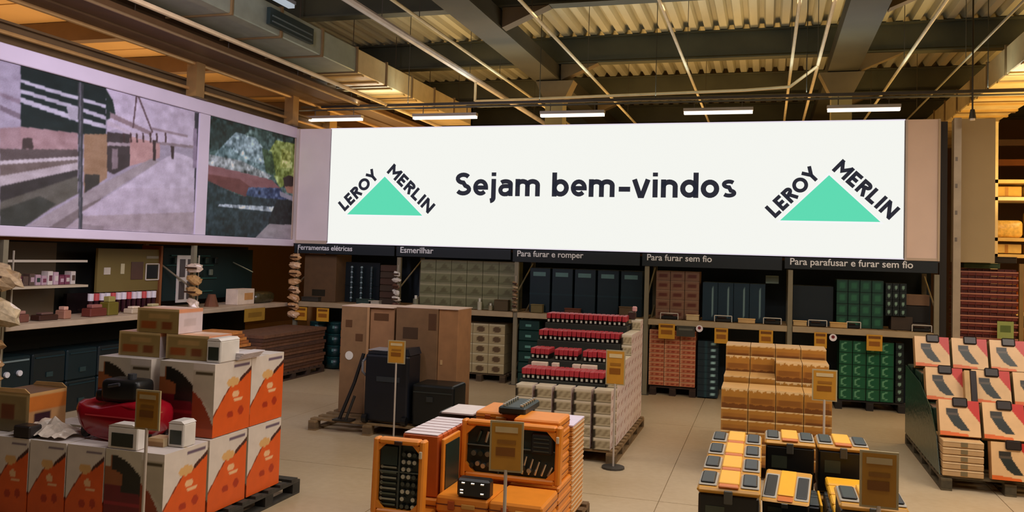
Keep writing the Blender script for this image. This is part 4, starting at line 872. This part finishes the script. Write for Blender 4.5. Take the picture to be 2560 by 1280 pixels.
# ================================================================== TIERED STACK OF WHITE CARTONS AND RED TOOL PACKS
pallet(-2.66, -1.5, 9.05, 10.15, 'front wooden pallet under the tiered tool stack', (132, 104, 66))
pallet(-2.66, -1.5, 10.18, 11.3, 'rear wooden pallet under the tiered tool stack', (132, 104, 66))
def white_front(u, v):
    if u < .16*(1-abs(v-.4)): return (40, 34, 24)
    if v > .88: return (220, 206, 180)
    if v < .1: return (120, 110, 84)
    return ((176, 160, 126) if math.sin(u*40+v*9) > 0 else (150, 134, 102)) if .2 < v < .75 else (196, 180, 146)
def white_side(u, v):
    if v > .9 or u > .95: return (236, 222, 216)
    if .25 < u < .5 and .2 < v < .55: return (168, 120, 110)
    if .6 < u < .8 and .35 < v < .6: return (180, 140, 130)
    return (226, 206, 200)
wf = proto('white_carton', B().pbox(.19, .235, .124, white_front, white_side, lambda u, v: (220, 206, 180), 9, (206, 190, 164)), PRINT, 'carton')
for i in range(5):
    for j in range(5):
        wf.put((-2.535+i*.219, 9.2, .146+j*.126), 'white carton on the tiered stack front, %s, %s' % (col_word(i, 5), row_word(j, 5)), 'white cartons on the front of the tiered stack')
tops = [6, 6, 7, 7, 9, 9, 9, 10]
wn = proto('white_carton', B().pbox(.125, .235, .124, white_front, white_side, lambda u, v: (220, 206, 180), 9, (206, 190, 164)), PRINT, 'carton')
for j in range(1, 9):
    for k in range(tops[j-1]):
        wn.put((-1.603, 9.2+j*.244, .146+k*.126), 'white carton, right side of the tiered stack, %s from front, %s' % (ORD[j], row_word(k, 99)), 'white cartons on the right side of the tiered stack')
# step bodies
for k, (y0, y1, z) in enumerate(((9.33, 9.78, .80), (9.79, 10.28, .975), (10.29, 10.78, 1.155), (10.79, 11.2, 1.335))):
    t = thing('shipping_carton', 'plain carton forming the %s step of the tiered stack' % ORD[k], 'carton', (-2.24, 0, .146))
    obj('box', B().bev(-.42-.03*k, .565, y0, y1, 0, z-.146, (40, 40, 32), .004), CARD, t); obj('tape', B().box(-.42, .46, y0-.003, y0-.0005, .3, .33, (90, 84, 66)), PRINT, t)
# red tool packs
def pack(w_, d, h):
    b = B(); RD = (184, 34, 48)
    b.box(-w_/2, w_/2, -d/2, d/2, h*.42, h, RD).box(-w_/2+.003, w_/2-.003, -d/2+.01, d/2, 0, h*.42, (24, 20, 18))
    return b
pk = proto_t('tool_pack', 'tool', [('header', B().bev(-.026, .026, -.14, .14, .055, .125, (176, 50, 58), .006), PRINT), ('body', B().box(-.022, .022, -.125, .13, 0, .0545, (26, 22, 20)), PLAST), ('label', B().box(-.012, .012, -.1285, -.1255, .014, .044, (206, 200, 180)), PRINT)])
for r_, (y, z, x0, x1) in enumerate(((9.50, .801, -2.65, -1.70), (9.98, .976, -2.68, -1.70), (10.46, 1.156, -2.71, -1.69), (10.95, 1.336, -2.74, -1.69))):
    n = 17
    for i in range(n):
        if r_ == 1 and i in (4, 10): continue
        pk.put((x0+(x1-x0)*(i+.5)/n, y, z), 'red headed black tool pack, %s step, %s' % (ORD[r_], col_word(i, n)), 'red tool packs on the tiered stack', rot=(random.uniform(-.02, .02), 0, random.uniform(-.03, .03)))
for k, (x, w_) in enumerate(((-2.52, .19), (-2.33, .08), (-2.08, .09), (-1.93, .18))):
    t = thing('white_packet', 'white packet lying between the first two steps of the tiered stack, %s' % col_word(k, 4), 'packet', (x, 9.69, .802)); obj('box', B().bev(-w_/2, w_/2, -.04, .04, 0, .16, (226, 206, 184), .006), PRINT, t)
t = thing('marker_figure', 'small red and white pack standing at the top right corner of the tiered stack', 'pack', (-1.66, 11.1, 1.41)); obj('body', B().bev(-.05, .05, -.04, .04, 0, .1, (60, 40, 36), .012), PLAST, t); obj('top', B().bev(.0, .06, -.03, .03, .101, .17, (214, 160, 160), .012), PLAST, t)

# ================================================================== ORANGE TOOL CASES (centre foreground)
OG = (230, 138, 40); OGD = (176, 78, 20); STC = (170, 176, 170)
pallet(-2.64, -1.40, 5.3, 7.2, 'wooden pallet under the orange tool cases', (110, 84, 54))
def open_case(w_, h, label, loc, seed, big=False, rot=(0, 0, 0)):
    t = thing('open_tool_case', label, 'tool case', loc, 'open orange tool cases'); t.rotation_euler = rot; rg = random.Random(seed); f = .04 if not big else .042
    b = B(); r = .05 if not big else .07
    out = [(-w_/2, 0), (w_/2, 0), (w_/2, h), (-w_/2, h)]
    b.bev(-w_/2, -w_/2+f, 0, .09, 0, h, OG, .012).bev(w_/2-f, w_/2, 0, .09, 0, h, OG, .012).bev(-w_/2+f, w_/2-f, 0, .09, 0, f, OG, .012).bev(-w_/2+f, w_/2-f, 0, .09, h-f, h, OG, .012)
    for sx in (-1, 1):
        for z0, sz in ((f, 1), (h-f, -1)): b.prism([(sx*(w_/2-f), z0), (sx*(w_/2-f-r), z0), (sx*(w_/2-f), z0+sz*r)], 'y', .01, .088, OG)
    obj('case_frame', b, PLAST, t)
    tr = obj('tray', B().box(-w_/2+f, w_/2-f, .05, .085, f, h-f, (24, 38, 34)), PLAST, t)
    obj('divider', B().box(-.006 if not big else -w_*.12, .006 if not big else -w_*.12+.01, .03, .0495, f, h-f, (60, 66, 60)).box(-w_/2+f, w_/2-f, .035, .0495, h*.55, h*.55+.008, (90, 96, 86)), PLAST, t)
    if not big:
        n = 9
        for k in range(n): obj('spanner', B().box(-w_/2+f+.015, -.02, .036, .0495, f+.02+k*.036, f+.032+k*.036, STC if k % 2 else (104, 116, 108)).tube((-w_/2+f+.02, .04, f+.026+k*.036), (-w_/2+f+.02, .049, f+.026+k*.036), .012, STC, 8), STEEL, t)
        for i in range(3):
            for k in range(8):
                if rg.random() < .85: obj('socket', B().tube((.035+i*.04, .02, f+.025+k*.05), (.035+i*.04, .0495, f+.025+k*.05), .015, (206, 208, 200) if rg.random() < .5 else (90, 96, 92), 10), STEEL, t)
        obj('inner_plate', B().box(-w_/2+f+.01, -.015, .03, .0495, h*.64, h-f-.02, (30, 44, 38)), PLAST, t)
    else:
        for k in range(11): obj('socket', B().tube((-w_/2+f+.05+k*.045, .015, f+.05+.015*(k % 2)), (-w_/2+f+.05+k*.045, .0495, f+.05+.015*(k % 2)), .018, (200, 204, 196) if k % 3 else (96, 100, 96), 10), STEEL, t)
        for k in range(5): obj('spanner', B().tube((w_*.12+k*.05, .04, f+.02), (w_*.16+k*.05, .04, f+.15-.015*k), .011, (206, 204, 190), 8, .008), STEEL, t)
        for k in range(4): obj('ratchet', B().tube((-w_/2+f+.08+k*.07, .04, h*.62), (-w_/2+f+.11+k*.06, .04, h-f-.04), .012, STC if k % 2 else (70, 90, 84), 8), STEEL, t)
        for k in range(6): obj('socket', B().tube((-w_/2+f+.06+k*.055, .02, h*.42), (-w_/2+f+.06+k*.055, .0495, h*.42), .02, (80, 96, 90) if k % 2 else (150, 156, 148), 10), STEEL, t)
        obj('tool_pouch', B().bev(w_*.2, w_/2-f-.02, .02, .0495, h*.5, h-f-.02, (30, 34, 34), .012), PLAST, t)
        for k in range(4): obj('bit', B().box(w_*.23, w_/2-f-.05, .014, .0195, h*.55+k*.03, h*.55+k*.03+.008, (110, 116, 112)), STEEL, t)
    obj('latch', B().bev(-.03, .03, -.012, -.0005, h-.04, h-.012, (60, 30, 16), .004), PLAST, t); obj('latch', B().bev(w_/2-.035, w_/2-.012, -.012, -.0005, h-.12, h-.07, (206, 190, 160), .004), PLAST, t)
    return t
open_case(.38, .52, 'open orange case of spanners and sockets standing at the left front', (-2.41, 5.44, .385), 1, rot=(-.04, 0, .03))
open_case(.78, .43, 'wide open orange socket case standing in the middle behind the sign', (-1.81, 6.12, .515), 2, True, (-.06, 0, 0))
fc = proto_t('tool_case', 'tool case', [('shell', B().bev(-.19, .19, -.25, .25, 0, .085, OG, .012), PLAST, [('seam', B().box(-.1915, .1915, -.2515, .2515, .04, .046, (110, 44, 14)), PLAST)]), ('latch', B().bev(-.1, -.05, -.262, -.2505, .02, .065, OGD, .004), PLAST), ('grip', B().bev(.0, .1, -.262, -.2505, .03, .055, (206, 150, 70), .004), PLAST)])
def flat_stack(x, y, z0, n, desc, sc=(1, 1, 1)):
    for k in range(n): fc.put((x, y+random.uniform(-.006, .006), z0+k*.087*sc[2]), '%s, %s' % (desc, row_word(k, n)), 'closed orange tool cases', scale=sc)
flat_stack(-2.41, 5.57, .141, 2, 'closed orange case under the left open case', (1, .62, 1.38))
flat_stack(-2.41, 6.17, .141, 3, 'closed orange case under the row of upright cases', (1, 1.7, 1.16))
flat_stack(-2.0, 5.86, .141, 3, 'closed orange case in the low front stack, left column', (1, .9, 1.4))
flat_stack(-1.61, 5.86, .141, 3, 'closed orange case in the low front stack, right column', (1, .9, 1.4))
flat_stack(-2.0, 6.66, .141, 4, 'closed orange case in the lower rear stack, left column', (1, .9, 1))
flat_stack(-1.635, 6.44, .141, 4, 'closed orange case in the lower rear stack, right column', (1, .9, 1))
flat_stack(-2.03, 6.70, .495, 5, 'closed orange case in the upper rear stack, left column', (.9, .9, 1.05))
flat_stack(-1.64, 6.44, .495, 5, 'closed orange case in the upper rear stack, right column', (.94, .72, 1.08))
up = proto_t('upright_case', 'tool case', [('shell', B().bev(-.14, .14, -.045, .045, 0, .44, (200, 92, 30), .01), PLAST), ('white_label', B().box(-.13, .13, -.04, .04, .4405, .444, (232, 218, 222)), PRINT), ('spine', B().box(-.12, -.08, -.048, -.0455, .34, .42, (150, 60, 24)), PLAST)])
for k in range(7): up.put((-2.37, 5.80+k*.097, .445), 'upright orange case with white top label, %s from the front' % ORD[k], 'upright cases with white tops')
t = thing('open_case_half', 'dark lined open half of an orange case beside the upright row', 'tool case', (-2.2, 6.0, .445)); obj('frame', B().bev(-.012, .012, -.24, .1, 0, .42, OG, .006), PLAST, t); obj('lining', B().box(.0125, .018, -.21, .07, .04, .38, (34, 50, 42)), PLAST, t)
t = thing('bit_set', 'black bit set with pale bits on the low front stack of orange cases', 'bit set', (-1.92, 5.68, .507)); obj('shell', B().bev(-.12, .12, -.04, .06, 0, .13, (20, 22, 24), .015), PLAST, t)
for x, z in ((-.07, .1), (0, .1), (.07, .1), (-.08, .05), (-.08, .03), (.07, .035)): obj('bit', B().tube((x-.012, -.043, z), (x+.012, -.043, z), .007, (220, 220, 214), 6), STEEL, t)
t = thing('bit_set', 'black case with two rows of bright bits lying on the rear orange cases', 'bit set', (-1.86, 6.62, .955)); obj('shell', B().bev(-.13, .09, -.22, .22, 0, .06, (18, 34, 32), .012), PLAST, t)
for k in range(7):
    for x in (-.09, .05): obj('bit', B().tube((x, -.18+k*.06, .061), (x, -.18+k*.06, .078), .014, (214, 216, 206), 8), STEEL, t)
tag(obj('white_folder', B().box(-.13, .14, -.2, .2, 0, .012, (228, 214, 210)), PRINT, loc=(-2.38, 6.72, .897)), 'white folder lying behind the upright row of cases', 'folder')
tag(obj('upright_support', B().bev(-.15, .15, -.13, .15, 0, .75, (40, 34, 30), .01), PLAST, loc=(-2.42, 6.74, .141)), 'dark case filling the row under the white folder', 'tool case')
sl = proto_t('slim_case', 'tool case', [('shell', B().bev(-.12, .12, -.22, .22, 0, .035, (206, 140, 66), .006), PLAST), ('rim', B().box(.1205, .124, -.21, .21, .02, .028, (226, 206, 170)), PRINT)])
for k in range(19): sl.put((-1.27-.29+.0, 6.80, .141+k*.0375), 'slim case in the tall right column of the orange pallet, %s' % row_word(k, 19), 'slim cases in the right column') if False else sl.put((-1.56, 6.86, .141+k*.0375), 'slim case in the tall right column of the orange pallet, %s' % row_word(k, 19), 'slim cases in the right column')
t = thing('white_sheet', 'white lavender sheet topping the right column of slim cases', 'sheet', (-1.56, 6.86, .855)); obj('sheet', B().box(-.12, .12, -.22, .22, 0, .012, (226, 212, 232)), PRINT, t)

# ================================================================== GOLD CARTONS
pallet(-.48, .72, 9.05, 10.3, 'wooden pallet under the gold cartons', (120, 92, 58))
def gold(hh):
    def fn(u, v):
        e = .9+.04*math.sin(u*23)+.03*math.sin(u*61)
        if v > e: return (228, 192, 134)
        if u < .03 or u > .97: return (172, 124, 62)
        if hh and .1 < u < .9 and .3 < v < .55: return (140, 88, 34)
        if v < .22+.03*math.sin(u*17): return (116, 68, 26)
        return (176, 120, 46) if v > .55 else (160, 104, 40)
    return fn
gt = proto('gold_carton', B().pbox(.262, .42, .2, gold(True), None, lambda u, v: (206, 160, 96), 26, (176, 128, 62)), PRINT, 'carton')
gs = proto('gold_carton', B().pbox(.262, .42, .112, gold(False), None, lambda u, v: (206, 160, 96), 12, (176, 128, 62)), PRINT, 'carton')
GG = 'gold cartons in the stepped stack'
for i in range(4):
    x = -.285+i*.268; cw = col_word(i, 4)
    for k, z in enumerate((.142, .256, .37, .484, .598)): gs.put((x, 9.23, z-.0), 'flat gold carton at the front, %s, %s' % (cw, row_word(k, 9)), GG) if k < 5 and z < .6 - .0 else None
    gt.put((x, 9.23, .712-.0), 'tall gold carton topping the front step, %s' % cw, GG)
    for k in range(5): gt.put((x, 9.72, .142+k*.202), 'gold carton in the middle row of the stack, %s, %s' % (cw, row_word(k, 9)), GG) if k < (3 if i < 2 else 5) else None
    if i < 2:
        for k in range(2): gs.put((x, 9.72, .142+3*.202+k*.114), 'thin gold carton on the left middle step, %s, %s' % (cw, ('lower', 'upper')[k]), GG)
    gs.put((x, 10.16, .142+5*.202), 'thin gold carton topping the back row, %s' % cw, GG)
    for k in range(5): gt.put((x, 10.16, .142+k*.202), 'gold carton in the back row of the stack, %s, %s' % (cw, row_word(k, 5)), GG)

# ================================================================== YELLOW AND BLACK TOOLBOXES
pallet(-.42, .82, 5.15, 7.2, 'wooden pallet under the yellow and black toolboxes', (96, 74, 48))
YL = (240, 176, 40)
tb = proto_t('toolbox', 'toolbox', [
    ('body', B().bev(-.172, .172, -.2, .2, 0, .31, (20, 20, 18), .012), PLAST, [('label', B().box(-.13, -.02, -.204, -.2005, .15, .24, (64, 70, 54)), PRINT)]),
    ('lid', B().bev(-.182, .182, -.208, .208, .311, .346, (206, 150, 60), .014).bev(-.176, -.068, -.17, .14, .3462, .358, (176, 168, 152), .006).bev(.068, .176, -.17, .14, .3462, .358, (176, 168, 152), .006), PLAST, [('yellow_panel', B().bev(-.06, .06, -.13, .19, .3465, .366, YL, .005), PLAST), ('orange_grip', B().bev(-.058, .058, -.2, -.14, .3465, .362, (206, 110, 40), .005), PLAST)]),
    ('pad', B().bev(-.164, -.08, -.15, .115, .3585, .370, (42, 46, 46), .008), PLAST), ('pad', B().bev(.08, .164, -.15, .115, .3585, .370, (44, 50, 54), .008), PLAST),
    ('latch', B().bev(-.025, .025, -.222, -.2085, .26, .34, (80, 78, 70), .005), PLAST)])
TG_ = 'yellow and black toolboxes'
for j in range(4):
    for k in range(2):
        tb.put((-.19, 5.42+j*.43, .142+k*.374), 'yellow and black toolbox in the left column, %s from the front, %s' % (ORD[j], ('lower', 'upper')[k]), TG_)
for i, x in enumerate((.195, .57)):
    for k in range(2): tb.put((x, 6.96, .142+k*.374), 'yellow and black toolbox at the back, %s column, %s' % (('middle', 'right')[i], ('lower', 'upper')[k]), TG_)
for k in range(2): tb.put((.60, 5.38, .142+k*.374), 'yellow and black toolbox at the right front corner, %s' % ('lower', 'upper')[k], TG_)
tb.put((.16, 5.92, .62), 'tilted yellow and black toolbox lid up in the middle of the toolboxes', TG_, rot=(.30, .0, -.1), scale=(.8, .95, .4))
og = proto_t('organiser', 'organiser', [
    ('base', B().bev(-.17, .17, -.19, .19, 0, .075, (24, 26, 26), .01), PLAST), ('lid', B().bev(-.165, .165, -.185, .185, .0755, .09, (50, 58, 60), .006), PLAST, [('rib', B().box(-.165, .165, -.004, .004, .0905, .094, (110, 116, 116)), PLAST), ('rib', B().box(-.165, .165, .09, .096, .0905, .094, (110, 116, 116)), PLAST)]),
    ('yellow_edge', B().bev(.1705, .186, -.19, .19, .02, .09, YL, .004), PLAST)])
for i, x in enumerate((.20, .58)):
    for j in range(3):
        for k in range(4 if i == 0 and j < 2 else 5):
            if i == 1 and j == 0: continue
            if i == 1 and j == 1 and k > 4: continue
            og.put((x, 5.42+j*.395, .142+k*.096), 'dark organiser with yellow edge, %s column, %s from the front, %s' % (('middle', 'right')[i], ORD[j], row_word(k, 4)), 'dark organisers among the toolboxes')
yo = proto_t('yellow_organiser', 'organiser', [('base', B().bev(-.17, .17, -.1, .1, 0, .06, YL, .01), PLAST), ('handle', B().bev(-.06, .06, -.115, -.1005, .02, .04, (196, 90, 26), .004), PLAST)])
for j in range(4): yo.put((.6, 5.72+j*.24, .624+.001*j), 'yellow organiser lying on the right column, %s from the front' % ORD[j], 'yellow organisers on the right')

# ================================================================== LAPTOP LIKE TOOL KIT BOXES AT THE RIGHT
pallet(1.70, 2.93, 9.4, 11.68, 'long wooden pallet under the tan and red tool kit boxes', (92, 80, 56))
def kit_art(u, v):
    if v < .12 and u < .7 and v < .13-(u*.1): return (222, 104, 40)
    if u > .58 and v > 1.0-(u-.58)*1.45: return (196, 50, 38)
    a = .18+.0*v
    if .64 < v < .76 and .17 < u < .47: return (52, 48, 40)
    if .58 < v < .64 and .18 < u < .48: return (86, 74, 60)
    x0 = .19+(.58-v)*.55; x1 = .48+(.58-v)*.62
    if .16 < v < .58 and x0 < u < x1 and v > .40-(u-.2)*.75: return (46, 50, 44)
    return (224, 180, 126)
def kit_side(u, v): return (40, 60, 44)
kb = proto_t('tool_kit_box', 'box', [('box', B().pbox(.37, .13, .36, kit_art, kit_side, lambda u, v: (226, 196, 160), 48, (190, 146, 96)), PRINT), ('carry_handle', B().bev(-.06, .08, -.08, -.0655, .29, .385, (46, 36, 30), .012), PLAST)])
KX = [1.90, 2.30, 2.70]; GK = 'tan tool kit boxes with dark case picture'
for j in range(3): # rows back
    y, z = ((9.60, .50), (10.36, .74), (11.10, 1.02))[j]
    for i in range(3):
        if j == 0 and i == 1: pass
        kb.put((KX[i]+(.0 if j != 1 or i == 0 else .06), y, z), 'tan tool kit box with red corner, %s tier, %s' % (('front', 'middle', 'back')[j], col_word(i, 3)), GK, rot=(-.35, 0, 0))
kb.put((2.33, 9.43, .15), 'tan tool kit box standing at the foot of the right column', GK, rot=(-.18, 0, 0)); kb.put((2.72, 9.43, .15), 'tan tool kit box at the foot of the far right column', GK, rot=(-.18, 0, 0))
t = thing('narrow_box', 'plain tan box with dark end wedged in the middle tier', 'box', (2.135, 10.26, .76)); obj('box', B().bev(-.055, .0, -.05, .05, 0, .34, (206, 166, 112), .005), CARD, t); obj('dark_end', B().bev(.003, .065, -.05, .05, 0, .34, (44, 34, 30), .005), PLAST, t); t.rotation_euler = (-.3, 0, 0)
fb = proto_t('flat_box', 'box', [('box', B().bev(-.185, .185, -.24, .24, 0, .066, (196, 158, 108), .006), CARD), ('clasp', B().box(-.02, .04, -.245, -.2405, .012, .055, (120, 104, 72)), PRINT), ('lip', B().box(-.18, .18, -.243, -.2405, .052, .06, (226, 196, 150)), PRINT)])
for k in range(5): fb.put((1.90, 9.66, .142+k*.071), 'flat tan box at the left foot of the tool kit pallet, %s' % row_word(k, 5), 'flat tan boxes at the foot')
for j, (y0, y1, z) in enumerate(((9.93, 10.62, .73), (10.63, 11.05, 1.0), (11.3, 11.6, 1.0))):
    t = thing('wrapped_stack', 'stack wrapped in dark green film inside the tool kit pallet, %s from the front' % ORD[j], 'stack', (1.71, 0, .145))
    obj('stack', B().bev(0, 1.2, y0, y1, 0, z-.145-(.0), (26, 46, 34), .01), FILM, t); obj('film_edge', B().box(-.003, -.0005, y0+.1, y0+.12, .05, z-.2, (46, 84, 66)), FILM, t)
tag(obj('film_sheet', B().prism([(9.42, .15), (11.62, .15), (11.62, .98), (10.6, .9), (9.93, .72), (9.62, .5)], 'x', 1.690, 1.696, (34, 62, 46)), FILM), 'dark green film sheet on the left side of the tool kit pallet', 'film')

# ================================================================== RIGHT AISLE BEYOND THE POST
t = thing('tile_rack', 'tall rack of dark red brown ribbed trays beside the pale post', 'rack', (3.24, 14.9, 0))
for x in (-.44, .46):
    obj('post', B().box(x-.03, x+.03, -.4, -.34, 0, 2.3, (150, 118, 66)), METAL, t)
BR = (112, 44, 34)
for k in range(11):
    z = .98+k*.112; ly = obj('tray', B().bev(-.4, .42, -.38, .3, z, z+.06, BR, .008), PLAST, t)
    obj('lip', B().box(-.4, .42, -.395, -.3805, z+.05, z+.07, (190, 128, 104)), PLAST, ly)
    obj('rib', B().box(*(-.38, .4, -.36, -.3, z+.061, z+.108, (84, 30, 26))), PLAST, ly)
for k in range(8): obj('divider', B().box(-.36+k*.1, -.35+k*.1, -.385, -.37, 1.0, 2.2, (92, 36, 28)), PLAST, t)
tag(obj('support_cabinet', B().bev(-.42, .44, -.36, .3, 0, .95, (70, 40, 26), .01), PAINT, loc=(3.24, 14.95, 0)), 'dark brown base cabinet under the ribbed trays', 'cabinet')
t = thing('green_label', 'green label card on the lower trays at the right', 'sign', (3.45, 14.35, 1.17)); obj('card', B().box(-.11, .11, -.005, .005, 0, .26, (150, 164, 92)), PRINT, t); obj('print', B().box(-.07, .07, -.0085, -.0055, .1, .2, (92, 110, 54)), PRINT, t)
obj('stake', B().box(-.01, .01, .006, .012, -1.15, .2, (120, 110, 70)), METAL, t)
rg = random.Random(9)
for k, (x, y, z, w_, h, c, lb) in enumerate(((3.0, 14.6, 2.30, .4, .07, (216, 186, 120), 'cream panel lying on the ribbed trays'), (3.15, 14.6, 2.215, .5, .08, (50, 70, 46), 'dark green folded sheet on the ribbed trays'), (3.45, 14.7, 2.30, .4, .1, (44, 34, 20), 'dark tray on top of the ribbed trays'),
        (3.85, 14.8, 1.15, .16, .16, (204, 120, 40), 'orange pack beside the green label'), (3.98, 14.9, 1.3, .2, .3, (220, 180, 90), 'yellow pack at the right edge above the orange one'), (3.9, 14.9, .95, .3, .18, (60, 40, 24), 'dark crate at the right edge'))):
    t = thing('stored_goods', lb, 'goods', (x, y, z)); obj('box', B().bev(-w_/2, w_/2, -.15, .15, 0, h*.9, c, .01), CARD, t); obj('top', B().box(-w_/2, w_/2, -.155, .15, h*.901, h, tuple(min(255, q+26) for q in c)), CARD, t)
tag(obj('side_table', B().bev(3.72, 4.4, 14.6, 15.2, .0, .94, (110, 76, 36), .01), PAINT), 'brown plinth under the packs at the right edge', 'plinth')
t = thing('warehouse_rack', 'white framed warehouse rack with yellow lit goods far right', 'rack', (5.2, 19.2, 0))
for x in (-.8, 1.5, 3.8): obj('post', B().box(x-.07, x+.06, -.05, .05, 0, 5.2, (226, 206, 160)), METAL, t)
for z in (.05, 1.3, 2.45, 2.78, 3.6, 3.95): obj('beam', B().box(-.85, 3.85, -.05, .75, z, z+.07, (222, 190, 120) if z < 3.6 or z > 3.7 else (240, 220, 180)), METAL, t)
for k in range(14):
    x = 4.65+(k % 7)*.62; z = (2.53, 3.68)[k//7] if k < 14 else 0; h = .17 if k < 7 else .2
    t = thing('stored_carton', 'yellowish carton in the far right rack, %s, %s' % (('lower', 'upper')[k//7], col_word(k % 7, 7)), 'carton', (x, 19.5, z+.01), 'yellow lit cartons in the far right rack')
    obj('box', B().bev(-.27, .27, -.2, .3, 0, h+rg.random()*.03, (214, 174, 86) if k % 2 else (230, 200, 120), .01), CARD, t); obj('tape', B().box(-.03, .03, -.203, -.2005, 0, h, (190, 140, 70)), CARD, t)
for k in range(7):
    t = thing('stored_bag', 'pale yellow bag in the far right rack, %s' % col_word(k, 7), 'bag', (4.7+k*.6, 19.5, 2.86), 'yellow bags in the far right rack')
    obj('bag', B().bev(-.26, .26, -.18, .25, 0, .35+.2*(k % 2), (236, 200, 110), .07, 2), FILM, t, True)
for k in range(8):
    t = thing('stored_bag', 'red brown sack on the lower level of the far right rack, %s' % col_word(k, 8), 'bag', (4.6+k*.5, 19.5, 1.38), 'sacks low in the far right rack')
    obj('bag', B().bev(-.25, .25, -.18, .25, 0, .8, (176, 90, 40) if k % 2 else (210, 160, 80), .07, 2), FILM, t, True)
t = thing('warehouse_rack', 'brown steel rack frame high behind the partition panel', 'rack', (4.9, 21.5, 0))
for z, c in ((4.1, (96, 60, 30)), (4.55, (150, 92, 46)), (5.0, (84, 60, 40))): obj('beam', B().box(-.6, 5, -.1, .1, z, z+.14, c), METAL, t)
for x in (-.6, 2.2, 5): obj('post', B().box(x-.06, x+.06, -.1, .1, 0, 5.3, (130, 84, 44)), METAL, t)
